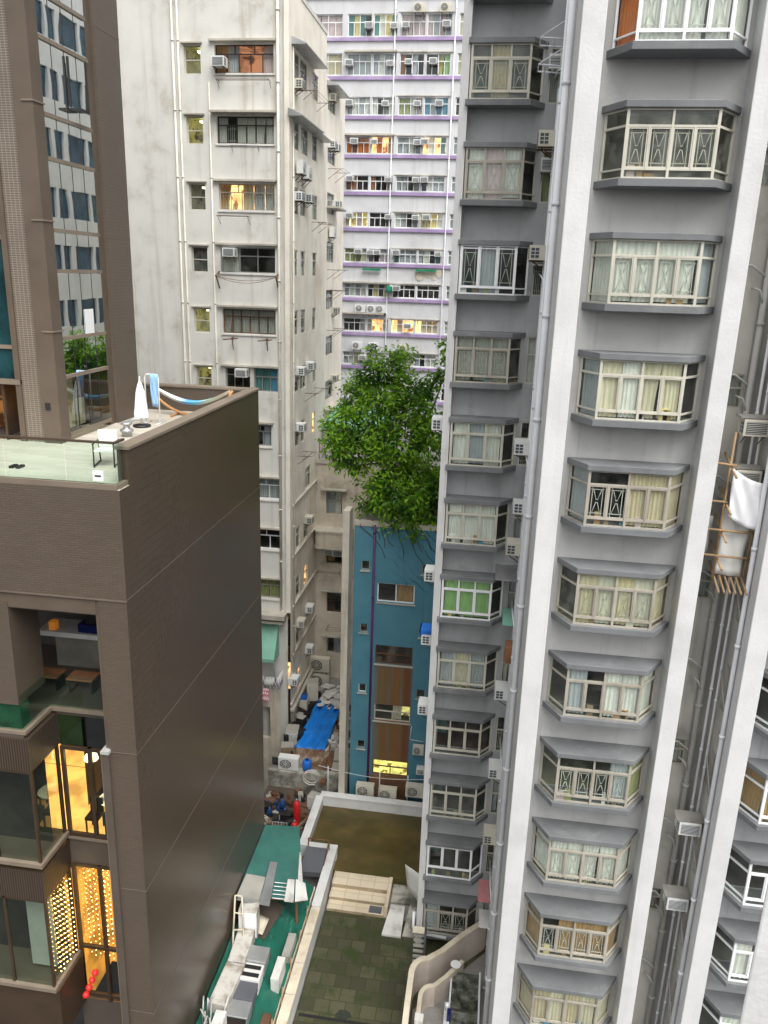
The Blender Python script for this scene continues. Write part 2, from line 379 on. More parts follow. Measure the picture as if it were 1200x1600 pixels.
def ac_outdoor(w=.86, h=.62, p=.32, mat='ac_beige'):
    b = MB(); b.box(-w/2, w/2, -p-.1, -.1, 0, h)
    f = MB(); n = 20; cx = -w*.13; cz = h/2; R_ = h*.41
    f.face([(cx+R_*math.cos(2*math.pi*i/n), -p-.106, cz+R_*math.sin(2*math.pi*i/n)) for i in range(n)])
    rg = MB()
    for rr in (R_, R_*.66, R_*.3): rg.tube([(cx+rr*math.cos(2*math.pi*i/n), -p-.118, cz+rr*math.sin(2*math.pi*i/n)) for i in range(n+1)], .009, 4, False)
    for i in range(4): a = math.pi*i/4; rg.bar((cx-R_*math.cos(a), -p-.118, cz-R_*math.sin(a)), (cx+R_*math.cos(a), -p-.118, cz+R_*math.sin(a)), .009)
    brs = []
    for x in (-w*.35, w*.35): br = MB(); br.bar((x, 0, -.03), (x, -p-.08, -.03), .035); br.bar((x, 0, -.35), (x, -p, -.03), .025); brs.append(('bracket', br, 'rust', []))
    return proto('outdoor_air_conditioner', [('casing', b, mat, []), ('fan', f, 'ac_fan', [('fan_guard', rg, mat)])] + brs)
def each(parent, name, mat, F, boxes):
    for q in boxes: m = MB(F); m.box(*q); m.build(name, mat, parent)
AC_W = ac_window(); AC_B = ac_window(mat='ac_beige'); AC_S = ac_window(.56, .38, .3)
AC_O = ac_outdoor(); AC_OW = ac_outdoor(mat='ac_white')
def ordn(i): return ('first', 'second', 'third', 'fourth', 'fifth', 'sixth', 'seventh', 'eighth', 'ninth', 'tenth', 'eleventh', 'twelfth')[i]
def rack(F, u0, u1, z, p, label, mat='rust', legs=True):
    """clothes drying rack of rods standing out from a wall"""
    t = thing('drying_rack', F((u0+u1)/2, 0, z), label, 'drying rack', 'drying racks on the old walls')
    for u in (u0, u1): m = MB(F); m.bar((u, 0, z), (u, p, z), .022); m.bar((u, 0, z-p*.6), (u, p*.8, z), .018); m.build('arm', mat, t)
    for k in (.4, .7, 1.0): m = MB(F); m.bar((u0, p*k, z), (u1, p*k, z), .012); m.build('rod', mat, t)
    return t
# ================================================================ ground
g = MB(); g.face([(-300, -60, -32), (300, -60, -32), (300, 400, -32), (-300, 400, -32)]); structure(g, 'ground', 'asphalt')

# ================================================================ grey tower with bay windows (right)
GT = thing('grey_apartment_tower', (4, 26, -32), 'tall grey apartment tower with white piers and stacked bay windows on the right', 'building')
ZB, ZT = -32.0, 16.0
def L(k): return 3.86-2.745*k           # canopy tops
YR, YL = 20.7, 26.4                     # the two walls facing the camera
RB = [(1.98, YR), (2.43, 19.9), (4.53, 19.9), (5.06, YR)]       # plan of a right-hand bay canopy
LB = [(-1.43, YL), (-1.43, 25.8), (.43, 25.8), (.86, YL)]       # plan of a left-hand bay canopy
def inset(pl, d):
    # moves the front line back and the sides in
    (a, b, c, e) = pl
    return [(a[0]+d*1.1, a[1]), (b[0]+d*(.75 if a[0] != b[0] else 1.1), b[1]+d), (c[0]-d*.75, c[1]+d), (e[0]-d*1.1, e[1])]
WH = 4.95; 
kr = range(-2, 10); kl = range(-3, 11)
RX = 10.35-1.98                          # the wing repeats the right-hand bays further right
def shift(pl, dx): return [(x+dx, y) for x, y in pl]
WB = shift([(1.98, YR), (2.43, 19.9), (4.53, 19.9), (5.06, YR)], 5.56)
m = MB()
holes = [(2.12, 4.92, L(k)-1.60, L(k)-.16) for k in kr]
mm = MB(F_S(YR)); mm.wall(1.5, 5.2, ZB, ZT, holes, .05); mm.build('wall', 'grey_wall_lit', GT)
holes = [(-1.25, .70, L(k)-1.60, L(k)-.16) for k in kl]
sw = [(.92, 1.24, L(k)-1.62, L(k)-.12) for k in kl]
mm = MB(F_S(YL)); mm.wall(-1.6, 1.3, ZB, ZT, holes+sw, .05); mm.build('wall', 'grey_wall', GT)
holes = [(WB[0][0]+.14, WB[3][0]-.14, L(k)-1.60, L(k)-.16) for k in kr]
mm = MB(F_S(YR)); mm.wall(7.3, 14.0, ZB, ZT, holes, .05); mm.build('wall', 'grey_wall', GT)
# white piers
m = MB(); m.prism([(1.30, 20.0), (1.83, 20.0), (1.83, 20.75), (1.5, 20.75), (1.5, 26.5), (1.30, 26.5)], ZB, ZT); m.build('pier', 'white_pier', GT, .02)
m = MB(); m.prism([(5.08, 20.0), (5.53, 20.0), (5.53, 22.3), (5.3, 22.3), (5.3, 20.75), (5.08, 20.75)], ZB, ZT); m.build('pier', 'white_pier', GT, .02)
m = MB(); m.box(6.95, 7.47, 20.0, 20.78, ZB, ZT); m.build('pier', 'white_pier', GT, .02)
m = MB(); m.box(-1.63, -1.38, 25.93, 26.6, ZB, ZT); m.build('pier', 'white_pier', GT, .015)
# recess between the right pier and the wing
m = MB(F_S(22.3)); rh = [(5.9, 6.5, L(k)-1.5, L(k)-.6) for k in kr if k % 2 == 0]; m.wall(5.5, 7.1, ZB, ZT, rh, .1); m.build('recess_wall', 'recess_wall', GT)
for q in rh: window(GT, F_S(22.3), *q, cols=1, tr=.4, d=-.03, frame='frame_grey', cur=('grey',), room='room', depth=.6, pane='glass_dusty')
m = MB(F_W(6.95)); sh = [(20.95, 21.25, L(k)-1.6, L(k)-.2) for k in kr]; m.wall(20.78, 22.4, ZB, ZT, sh, .1); m.build('recess_wall', 'recess_wall', GT)
for a in sh: window(GT, F_W(6.95), *a, cols=1, tr=.35, d=-.05, frame='frame_grey', room='room_dark', depth=.5)
# left flank, seen mirrored in the solar glass of the tiled hotel
m = MB(F_W(-1.6)); fh = []
for k in kl:
    for y in (27.3, 31.2, 34.6, 38.6, 42.0): fh += [(y, y+1.9, L(k)-1.55, L(k)-.15), (y+2.15, y+3.0, L(k)-1.55, L(k)-.15)]
m.wall(26.6, 46, ZB, ZT, fh, .12); m.build('wall', MT.setdefault('flank_white', paint('lightened white flank paint', (.82, .82, .80), .6, .05, (.5, .5, .48), .3, .3)), GT)  # white raised in the colour to offset the shade on this flank
m = MB(F_W(-1.6)); [m.face([(a,-.12,c),(b,-.12,c),(b,-.12,e),(a,-.12,e)]) for a, b, c, e in fh]; o = m.build('flank_glazing', MT.setdefault('blue_glass', paint('blue reflective glass', (.035, .10, .15), .15, .35, (.01, .03, .05), .6, 0, 0, 0, dscale=.9)), GT); o['kind'] = 'stuff'
m = MB(F_W(-1.6)); [m.room(a-.02, b+.02, c-.02, e+.02, -.14, .5) for a, b, c, e in fh]; o = m.build('flank_interior', 'cur_teal', GT); o['kind'] = 'stuff'
m = MB(); m.face([(-1.6, 46, ZB), (14, 46, ZB), (14, 46, ZT), (-1.6, 46, ZT)]); m.face([(14, 20.7, ZB), (14, 46, ZB), (14, 46, ZT), (14, 20.7, ZT)])
m.face([(-1.6, 26.5, ZT), (1.5, 26.5, ZT), (1.5, 20.8, ZT), (14, 20.8, ZT), (14, 46, ZT), (-1.6, 46, ZT)]); m.build('rear_wall', 'grey_wall', GT)

def bay(pl, k, wide=True, frame='frame_cream', pane='glass', room='room', curtains=(), sidecur=(None, None), grille=True, low=.2, tr=.36, sill_white=False, sashes=None, tcols=None, label=None, thick=.045):
    zt = L(k); zc = zt-.155; zs = zt-1.605; zb = zt-1.775
    wp = inset(pl, .10); z0, z1 = zs, zc
    m = MB(); (A, B, C, D) = wp
    n = sashes or (4 if wide else 3); tc = tcols or (2 if wide else 3)
    zl = z0+low if low else z0+.05; ztr = z1-tr if tr else z1-.05
    P = lambda s, a, b: (a[0]+(b[0]-a[0])*s, a[1]+(b[1]-a[1])*s)
    for p in (B, C): m.box(p[0]-.032, p[0]+.032, p[1]-.03, p[1]+.035, z0, z1)
    for (a, b, q) in ((A, B, 0), (B, C, 1), (C, D, 0)):
        if q == 0 and abs(a[0]-b[0]) < .05: a = (a[0], a[1]); 
        for z, h in ((z0, .04), (z1-.04, .04)): m.obox(a, b, thick, z, z+h)
        if low: m.obox(a, b, thick+.012, zl-.02, zl+.02)
        if tr: m.obox(a, b, thick+.012, ztr-.025, ztr+.025)
        if q == 1:
            for i in range(1, n):
                mid = wide and i*2 == n; w = .03 if mid else .02
                p = P(i/n, a, b); m.box(p[0]-w, p[0]+w, p[1]-.034-(.006 if mid else 0), p[1]+.03, zl if not mid else z0, ztr)
            for i in range(1, tc): p = P(i/tc, a, b); m.box(p[0]-.024, p[0]+.024, p[1]-.03, p[1]+.03, ztr, z1)
            for i in range(n):                     # sash stiles and rails
                pa, pb = P(i/n, a, b), P((i+1)/n, a, b); x0, x1 = pa[0]+.024, pb[0]-.024; y = pa[1]
                for q0, q1, zz0, zz1 in ((x0, x0+.028, zl, ztr), (x1-.028, x1, zl, ztr), (x0+.028, x1-.028, zl+.02, zl+.055), (x0+.028, x1-.028, ztr-.06, ztr-.025)): m.box(q0, q1, y-.02, y+.02, zz0, zz1)
        else:
            e = P(.03 if a is A else .97, a, b); m.box(e[0]-.03, e[0]+.03, e[1]-.03, e[1]+.03, z0, z1)
    w = m.build('bay_window', frame, GT, label=label)
    m = MB(); m.prism(pl, zc, zt); m.build('canopy', 'trim', w, .015)
    m = MB(); m.prism(inset(pl, -.02), zb, zs); m.build('sill', 'trim', w, .012)
    m = MB()
    for a, b in ((A, B), (B, C), (C, D)): m.face([(a[0], a[1]+.012, z0), (b[0], b[1]+.012, z0), (b[0], b[1]+.012, z1), (a[0], a[1]+.012, z1)])
    m.build('pane', pane, w)
    ip = inset(pl, .175); gr = {}
    nn = max(1, len(curtains))
    for i, c in enumerate(curtains):
        if c: gr.setdefault(c, []).append((P(i/nn, ip[1], ip[2]), P((i+1)/nn, ip[1], ip[2])))
    if sidecur[0]: gr.setdefault(sidecur[0], []).append((ip[0], ip[1]))
    if sidecur[1]: gr.setdefault(sidecur[1], []).append((ip[2], ip[3]))
    for c, sg in gr.items():
        m = MB()
        for a, b in sg: m.wave(a, b, z0+.03+rnd.random()*.05, z1-.02, .022, .095 + rnd.random()*.05, phase=rnd.random()*6, gather=rnd.choice((0, 0, .05, .2)) if len(sg) > 1 else 0)
        m.build('curtain', 'cur_'+c, w)
    if grille:
        m = MB(); y = B[1]+.035; t = .0085
        ix = range(n) if grille is True else grille
        for i in ix:
            a, b = P(i/n, B, C)[0]+.075, P((i+1)/n, B, C)[0]-.075; zz0, zz1 = zl+.05, ztr-.04; hh = zz1-zz0; ww = b-a
            for f in (.12, .88): u = a+ww*f; m.box(u-t, u+t, y-t, y+t, zz0, zz1)
            for f in (.1, .88): z = zz0+hh*f; m.box(a, b, y-t, y+t, z-t, z+t)
            c0 = (a+b)/2; zm = (zz0+zz1)/2
            for sx in (-1, 1):
                m.bar((c0+sx*ww*.30, y, zz0+hh*.88), (c0+sx*.02, y, zm+.04), t*1.6); m.bar((c0+sx*ww*.30, y, zz0+hh*.1), (c0+sx*.02, y, zm-.04), t*1.6)
            for z in (zm-.04, zm+.04): m.box(c0-.03, c0+.03, y-t, y+t, z-t, z+t)
        m.build('window_grille', 'grille', w)
    if curtains and k >= 0 and rnd.random() < .75 or k in (5, 6, 8):          # things kept on the inner sill
        for _ in range(rnd.randint(2, 4)):
            s_ = rnd.uniform(.06, .9); p = P(s_, B, C); w_, h_ = rnd.uniform(.08, .22), rnd.uniform(.08, .34); m = MB(); m.box(p[0]-w_/2, p[0]+w_/2, p[1]+.05, p[1]+.13, z0+.02, z0+.02+h_); m.build('sill_item', rnd.choice(('cardboard_item', 'frame_white', 'cur_blue', 'cur_brown', 'cur_pink', 'cur_olive', 'cur_yellow')), w)
    m = MB(); m.room(A[0]+.02, D[0]-.02, z0-.005, z1+.005, 0, 2.6)
    q = MB(F_S(YR if wide else YL)); q.room(pl[0][0]+.15, pl[3][0]-.15, z0-.005, z1+.005, -.05, 2.6); q.build('interior', room, w)
    return w
S = dict
MT['cardboard_item'] = paint('cardboard', (.36, .27, .17), .9, .2)
rs = {-2: S(frame='frame_white', curtains=('white',)*4), -1: S(frame='frame_white', curtains=('white',)*4, sidecur=('orange', 'white')),
  0: S(room='room_olive', pane='glass_dusty', curtains=(None, None, None, None)), 1: S(curtains=('white',)*4, sidecur=('white', 'grey')),
  2: S(curtains=('cream', 'white', 'cream', 'cream'), sidecur=('grey', None), grille=False), 3: S(curtains=(None, None, 'beige', 'beige'), sidecur=('grey', 'beige'), grille=[0, 1], room='room_dark', frame='frame_grey'),
  4: S(curtains=('cream', 'white', 'cream', 'white'), sidecur=(None, 'cream'), frame='frame_grey', pane='glass_dusty'), 5: S(curtains=('grey', None, 'white', 'white'), sidecur=(None, 'white'), frame='frame_grey', grille=False),
  6: S(room='room_olive', frame='frame_grey', curtains=(None, None, None, 'grey'), sidecur=(None, 'olive')), 7: S(frame='frame_grey', curtains=('white',)*4, sidecur=('white', 'white')),
  8: S(frame='frame_grey', curtains=(None, 'brown', 'brown', 'brown'), sidecur=('brown', 'brown')), 9: S(frame='frame_grey', curtains=('beige', 'cream', 'beige', 'cream'), sidecur=('beige', 'cream'), grille=False)}
for k in kr: bay(RB, k, True, **rs[k])
ls = {-3: S(), -2: S(curtains=('grey',)*3), -1: S(curtains=(None, 'beige', None), pane='glass_dusty'), 0: S(frame='frame_grey', curtains=('white', 'pink', 'white')),
  1: S(frame='frame_white', curtains=(None, 'grey', None), tr=0, room='room_dark', grille=[0, 2]), 2: S(curtains=('grey',)*3, frame='frame_grey', pane='glass_dusty'), 3: S(curtains=('white', 'grey', 'white'), frame='frame_cream', grille=False),
  4: S(frame='frame_cream', curtains=('white',)*3, grille=False), 5: S(frame='frame_white', curtains=('green',)*3, grille=False), 6: S(frame='frame_cream', curtains=('grey', 'cream', 'grey')),
  7: S(frame='frame_cream', room='room_red', grille=False), 8: S(frame='frame_cream', room='room_dark', grille=False), 9: S(frame='frame_white', curtains=(None, None, None), tr=0, low=.42, room='room_dark', grille=False), 10: S(frame='frame_grey', room='room_dark', curtains=('grey', None, None))}
for k in kl: bay(LB, k, False, **ls[k])
ws = [S(frame='frame_white'), S(frame='frame_white', curtains=('brown', None, None, None), sidecur=('brown', None)), S(frame='frame_white', curtains=('white',)*4), S(frame='frame_white', room='room_dark'), S(frame='frame_white', curtains=('white', None, 'grey', None))]
for k in kr: bay(WB, k, True, label=('bay window with brown curtain and white frame' if k == 6 else None), grille=False, **(ws[1] if k == 6 else ws[3] if k == 7 else ws[4] if k == 8 else ws[2]))
# narrow windows beside the left bays
cs = ['grey', 'pink', 'grey', 'olive', None, 'white', None, 'grey', 'lilac', 'white', None, 'grey', None, 'grey']
for i, k in enumerate(kl): window(GT, F_S(YL), .92, 1.24, L(k)-1.62, L(k)-.12, cols=1, tr=.38, d=-.04, frame='frame_cream', cur=(cs[i],), room='room_dark', depth=1.2, grille=(i % 2 == 0))
# drain pipes on the pier's flank and in the recess
def pipe(parent, pts, r, mat, collars=2.75, name='drain_pipe'):
    m = MB(); m.tube(pts, r, 10); a, b = pts[0], pts[-1]
    if abs(a[0]-b[0])+abs(a[1]-b[1]) < .01:
        z = min(a[2], b[2])+.8
        while z < max(a[2], b[2]): m.tube([(a[0], a[1], z), (a[0], a[1], z+.09)], r*1.3, 10); z += collars
    return m.build(name, mat, parent)
pipe(GT, [(1.19, 21.9, ZB), (1.19, 21.9, ZT)], .085, 'pipe_white')
pipe(GT, [(1.20, 24.1, ZB), (1.20, 24.1, ZT)], .055, 'pipe_white')
pipe(GT, [(1.22, 25.5, ZB), (1.22, 25.5, 5.2)], .05, 'pipe_white', 3.1)
pipe(GT, [(1.20, 22.6, ZB), (1.20, 22.6, ZT)], .035, 'pipe_white', 3.4)
pipe(GT, [(6.62, 22.12, ZB), (6.62, 22.12, ZT)], .085, 'pipe_grey'); pipe(GT, [(6.78, 21.75, ZB), (6.78, 21.75, ZT)], .04, 'pipe_white', 2.0)
pipe(GT, [(6.86, 21.45, ZB), (6.86, 21.45, ZT)], .035, 'pipe_white', 2.2); pipe(GT, [(6.87, 20.5, ZB), (6.87, 20.5, ZT)], .06, 'pipe_white', 2.745)
bp = []
for k in kr:
    bp += [([(6.62, 22.1, L(k)-.9), (6.2, 22.15, L(k)-.6), (5.7, 22.2, L(k)-.6)], .035, 'pipe_grey'), ([(6.86, 21.45, L(k)-.5), (6.87, 20.5, L(k)-1.5)], .02, 'pipe_grey'), ([(6.62, 22.1, L(k)-1.6), (6.45, 22.0, L(k)-1.2), (6.3, 22.2, L(k)-1.15)], .03, 'pipe_grey')]
    if k % 2: bp.append(([(1.2, 24.1, L(k)-1.2), (1.12, 25.2, L(k)-1.0), (1.1, 26.35, L(k)-.95)], .028, 'pipe_white'))
for q, rr_, mt_ in bp: m = MB(); m.tube(q, rr_, 8); m.build('branch_pipe', mt_, GT)
# air conditioners on the tower
grp = 'air conditioners on the grey tower'
side = [(3.62, AC_B, 'beige window air conditioner high on the white pier flank, beside bay with pink curtain'), (.55, AC_B, 'yellowed air conditioner on the pier flank beside white framed bay'),
        (-5.3, AC_W, 'white air conditioner on the pier flank, upper unit of the middle height pair'), (-7.25, AC_S, 'air conditioner on the pier flank beside bay with plain white blinds'), (-8.65, AC_B, 'beige air conditioner on the pier flank just above the green curtained bay'),
        (-13.95, AC_W, 'white air conditioner on pier flank between patterned curtain bay and red room bay'), (-17.1, AC_W, 'white air conditioner on pier flank beside the dark green bay'), (-19.9, AC_B, 'yellowed air conditioner on pier flank beside lowest white framed bay')]
for z, p, lb in side: put(p, (1.14, 25.2, z), -math.pi/2, lb, 'air conditioner', grp)
for z, lb in ((5.85, 'air conditioner in narrow window beside the topmost left bay'), (3.1, 'air conditioner in narrow window beside the pink curtained bay'), (.42, 'air conditioner in narrow window beside the white framed grey curtained bay')):
    put(AC_S, (1.06, 26.36, z), 0, lb, 'air conditioner', grp, (.62, 1, 1))
for z, lb in ((-5.0, 'highest white air conditioner sticking out left of the grey tower, beside tree'), (-10.5, 'air conditioner sticking out left of the grey tower beside the blue wall top'), (-13.0, 'air conditioner under blue cover sticking out left of the grey tower'), (-15.9, 'lowest air conditioner sticking out left of the grey tower')):
    put(AC_W, (-1.62, 27.0, z), -math.pi/2, lb, 'air conditioner', grp)
m = MB(F_W(-1.62)); m.box(26.65, 27.35, .0, .5, -12.56, -12.42); m.box(26.65, 27.35, .46, .5, -12.7, -12.42)
tag(m.build('air_conditioner_cover', MT.setdefault('blue_plastic', paint('blue plastic sheet', (.02, .16, .62), .4, .2, (.01, .06, .3), .5))), 'bright blue plastic cover over air conditioner left of grey tower', 'cover')
for z, lb in ((-3.6, 'grimy air conditioner at top of the dark recess behind bamboo scaffold'), (-4.9, 'second air conditioner just below the grimy one in the dark recess'), (-15.5, 'white air conditioner on rusty tray in lower dark recess'), (-18.2, 'air conditioner with brown dirty top, lowest in the dark recess')):
    put(AC_B if z > -10 else AC_W, (6.55, 21.25, z), 0, lb, 'air conditioner', grp)
    m = MB(); m.box(6.15, 6.94, 20.85, 21.35, z+.44, z+.48); tag(m.build('dirty_tray', 'concrete'), 'grimy sheet lying on ' + {-3.6: 'the upper recess air conditioner', -4.9: 'the second recess air conditioner', -15.5: 'the white lower recess air conditioner', -18.2: 'the lowest recess air conditioner'}[z], 'tray', 'sheets over recess air conditioners')
# small awnings and brackets by the pier flank
def awning(x0, x1, y0, y1, z, dz_, mat, lb, name='small_awning'):
    t = thing(name, ((x0+x1)/2, y1, z), lb, 'awning'); m = MB(); m.prism([(x0, y0), (x1, y0), (x1, y1), (x0, y1)], z-dz_, z, [z-dz_+.03, z-dz_+.03, z+.03, z+.03]); m.build('cover', mat, t)
    m = MB(); m.bar((x0+.03, y0, z-dz_), (x0+.03, y1, z-.35), .025); m.bar((x1-.03, y0, z-dz_), (x1-.03, y1, z-.35), .025); m.build('bracket', 'rust', t); return t
MT['pink_sheet'] = paint('faded red sheet', (.52, .2, .2), .6, .15, (.5, .4, .36), .4)
MT['mint_sheet'] = paint('mint green sheet', (.22, .5, .38), .6, .15, (.4, .42, .36), .4)
MT['white_sheet'] = paint('weathered white sheet', (.66, .66, .63), .6, .1, (.35, .32, .27), .5, dscale=1.4)
MT['rust_orange'] = paint('orange rusted box', (.34, .15, .07), .7, .3, (.2, .07, .03), .5)
awning(.7, 1.28, 24.7, 25.7, -22.2, .12, 'pink_sheet', 'faded red awning low on the white pier flank')
awning(.8, 1.28, 25.0, 26.2, -11.1, .10, 'mint_sheet', 'mint green awning beside the green curtained bay')
awning(.45, 1.2, 25.2, 26.4, -9.55, .12, 'steel', 'thin grey tin awning over window right of green curtained bay')
awning(.8, 1.28, 24.6, 25.4, -23.3, .10, 'white_sheet', 'white awning under the faded red awning on pier flank')
m = MB(); m.box(.95, 1.27, 24.5, 25.1, -12.35, -11.75); tag(m.build('rusty_box', 'rust_orange', None, .02), 'orange rusty box fixed to pier flank below mint green awning', 'box')
# clothes racks sticking out at the top by the pier
for z, lb in ((6.2, 'upper white folding rack high beside the white pier'), (5.55, 'lower white folding rack high beside the white pier')):
    t = thing('folding_rack', (1.2, 24.6, z), lb, 'clothes rack'); m = MB(); m.bar((1.28, 24.5, z), (.55, 24.5, z+.05), .03); m.build('arm', 'pipe_white', t); m = MB(); m.bar((1.28, 24.5, z+.5), (.55, 24.5, z+.05), .025); m.build('brace', 'pipe_white', t); m = MB(); m.bar((1.28, 25.3, z), (.55, 25.3, z+.05), .03); m.build('arm', 'pipe_white', t)
    m = MB(); [m.bar((x, 24.5, z+.03), (x, 25.3, z+.03), .02) for x in (.56, .75, .95)]; m.build('rod', 'pipe_white', t)
# bamboo scaffold with white sheets in the recess
MT['bamboo'] = paint('bamboo poles', (.38, .25, .13), .6, .3, (.14, .08, .04), .5, 0, 0, 0, dscale=3)
MT['white_cloth'] = cloth('white cotton cloth', (.80, .80, .82), .9, .06)
BS = thing('bamboo_scaffold', (6.4, 20.8, -7.4), 'small bamboo scaffold hung between the white piers in the dark recess', 'scaffold')
for pts in ([(6.03, 20.75, -7.4), (6.05, 20.75, -3.5)], [(5.9, 21.6, -7.2), (5.93, 21.6, -3.8)], [(6.80, 20.75, -7.3), (6.9, 20.75, -4.9)], [(6.82, 21.5, -7.2), (6.88, 21.5, -4.4)],
            [(5.6, 20.72, -4.3), (6.2, 20.70, -4.35)], [(5.6, 20.72, -5.3), (6.1, 20.72, -5.32)], [(5.6, 20.7, -6.05), (6.93, 20.7, -6.1)], [(5.55, 20.7, -6.75), (6.93, 20.7, -6.8)]) + tuple(
            [(x, 20.3, z-.22), (x, 21.6, z+.15)] for x, z in ((6.1, -4.35), (6.1, -5.3), (6.1, -6.05), (6.1, -6.8))) + tuple([(6.1+i*.14, 20.25, -7.62), (6.1+i*.14, 21.5, -7.2)] for i in range(6)):
    m = MB(); m.tube(pts, .032, 8); m.build('pole', 'bamboo', BS)
def sheet(name, P00, P10, P11, P01, mat, label, cat, amp=.05, n=10, sag=.1, parent=None, fr=5, group=None):
    """cloth or sheet spread between four corners, sagging and creased"""
    m = MB(); P = [Vector(p) for p in (P00, P10, P11, P01)]; nrm = (P[1]-P[0]).cross(P[3]-P[0]).normalized()
    if nrm.z < 0: nrm = -nrm
    ph = rnd.random()*6; b = 0
    for j in range(n+1):
        for i in range(n+1):
            s, t = i/n, j/n; p = P[0]*(1-s)*(1-t)+P[1]*s*(1-t)+P[2]*s*t+P[3]*(1-s)*t
            w = amp*(math.sin(fr*s*2.1+3*t+ph)*.5+math.sin(fr*1.7*t-2.3*s*fr+ph*2)*.5)
            p = p+nrm*w; p.z -= sag*4*s*(1-s)*.5; m.v.append(tuple(p))
    for j in range(n):
        for i in range(n): o = j*(n+1)+i; m.f.append((o, o+1, o+n+2, o+n+1)); m.sm.append(True)
    o = m.build(name, mat, parent)
    if parent is None: tag(o, label, cat, group)
    sd = o.modifiers.new("thick", 'SOLIDIFY'); sd.thickness = .008
    return o
sheet('white_cloth', (6.08, 20.62, -4.4), (6.95, 20.55, -4.75), (6.85, 20.55, -5.95), (6.15, 20.62, -5.65), 'white_cloth', 'white cloth draped over the top of the bamboo scaffold', 'cloth', .06, 12, .15)
sheet('white_tarpaulin', (6.08, 20.85, -5.5), (6.8, 20.85, -5.6), (6.75, 20.85, -7.35), (6.08, 20.85, -7.3), 'white_sheet', 'grubby white sheet lining the lower bamboo scaffold', 'sheet', .05, 10, .05)
sheet('plastic_sheet', (5.55, 21.4, -5.9), (6.0, 21.5, -5.9), (6.0, 21.5, -7.0), (5.6, 21.4, -6.9), 'white_sheet', 'crumpled translucent plastic behind left bamboo pole of scaffold', 'sheet', .08, 8, .05)
# own building's pilaster at the lower right
m = MB(); m.prism([(2.15, 5.0), (4.5, 5.0), (4.5, 7.0), (3.03, 7.0)], -32, -1.8); tag(m.build('white_wall', 'white_pier', None, .02), 'close white roughcast wall edge at lower right corner', 'wall')
# ================================================================ far block with purple bands
PB = thing('purple_banded_block', (-9, 74, -32), 'far white apartment block with purple bands under its window rows', 'building')
F = F_S(68.0)
sill = [20.35, 17.48, 14.80, 12.0, 9.2, 6.45, 3.70, .95, -1.80, -4.62, -7.4, -10.2]
hgt = [1.5, 1.52, 1.52, 1.28, 1.26, 1.14, 1.12, 1.08, 1.06, 1.06, 1.05, 1.05]
groups_ = [(-19.4, -17.5), (-17.4, -15.95), (-15.8, -13.5), (-13.1, -11.22), (-11.1, -9.28), (-9.0, -7.1), (-6.98, -5.1), (-4.55, -3.0), (-2.8, -1.0)]
pcur = {(0, 3): ('grey', 'white')*2, (1, 2): ('pink',)*4, (1, 3): ('teal', 'yellow', 'teal', None), (1, 4): ('teal', 'white', 'yellow', 'teal'), (1, 5): ('pink',)*4, (1, 6): ('pink', 'grey')*2,
  (2, 3): ('grey',)*4, (2, 4): ('grey', 'white', 'grey', 'grey'), (2, 5): ('rust', None, 'grey', None), (2, 6): (None, None, 'olive', 'green'), (2, 2): ('grey', 'beige'),
  (3, 3): ('grey', 'white', 'grey', 'white'), (3, 4): ('white', None, 'grey', 'white'), (3, 5): ('olive', 'olive', 'white', 'pink'), (3, 6): ('blue', 'grey', 'blue', 'blue'),
  (4, 3): ('orange', 'rust', 'orange', 'orange'), (4, 4): (None, 'orange', None, 'brown'), (4, 5): ('grey', 'grey', 'white', 'grey'), (4, 6): (None, 'white', None, 'teal'),
  (5, 3): ('rust', 'rust', None, None), (5, 4): ('rust', None, None, 'brown'), (5, 5): ('grey', 'grey', None, 'grey'), (5, 6): (None, 'white', 'grey', 'grey'),
  (6, 3): ('cream', 'yellow', 'lilac', 'yellow'), (6, 4): (None,)*4, (6, 5): ('white', 'grey', None, 'grey'), (6, 6): ('cream', 'yellow', 'yellow', 'white'),
  (7, 3): ('olive', 'olive', 'olive', 'cream'), (7, 4): ('lilac', None, 'lilac', 'lilac'), (7, 5): ('teal', 'grey', 'grey', 'grey'), (7, 6): ('grey', 'white', None, 'teal'),
  (8, 3): ('grey', 'white', 'grey', 'white'), (8, 4): (None, 'yellow', None, 'yellow'), (8, 5): (None,)*4, (8, 6): (None,)*4,
  (9, 3): (None, None, None, 'grey'), (9, 4): ('grey', None, None, 'grey'), (9, 5): (None, 'beige', None, None), (9, 6): (None, 'cream', 'beige', 'cream'), (10, 3): ('grey', 'white', 'beige', 'grey'), (10, 4): ('grey', 'white', 'grey', 'white')}
plit = {(4, 4): 'room_lit', (4, 6): 'room_lit', (6, 3): 'room_lit_white', (6, 6): 'room_lit_white', (9, 4): 'room_lit', (9, 5): 'room_lit', (9, 6): 'room_lit', (5, 3): 'room_red', (1, 4): 'room_lit_yellow', (8, 4): 'room_olive', (1, 3): 'room_olive', (4, 3): 'room_red'}
pfr = {(4, 3): 'frame_white', (8, 5): 'frame_white'}
holes = []
for r in range(12):
    for gi, (a, b) in enumerate(groups_): holes.append((a, b, sill[r], sill[r]+hgt[r]))
m = MB(F); m.wall(-34, 12, -32, 26, holes, .2); m.build('wall', 'purple_wall', PB)
m = MB(); m.face([(12, 68, -32), (12, 84, -32), (12, 84, 26), (12, 68, 26)]); m.face([(-34, 68, 26), (12, 68, 26), (12, 84, 26), (-34, 84, 26)]); m.face([(-34, 68, -32), (-34, 84, -32), (-34, 84, 26), (-34, 68, 26)]); m.build('rear_wall', 'purple_wall', PB)
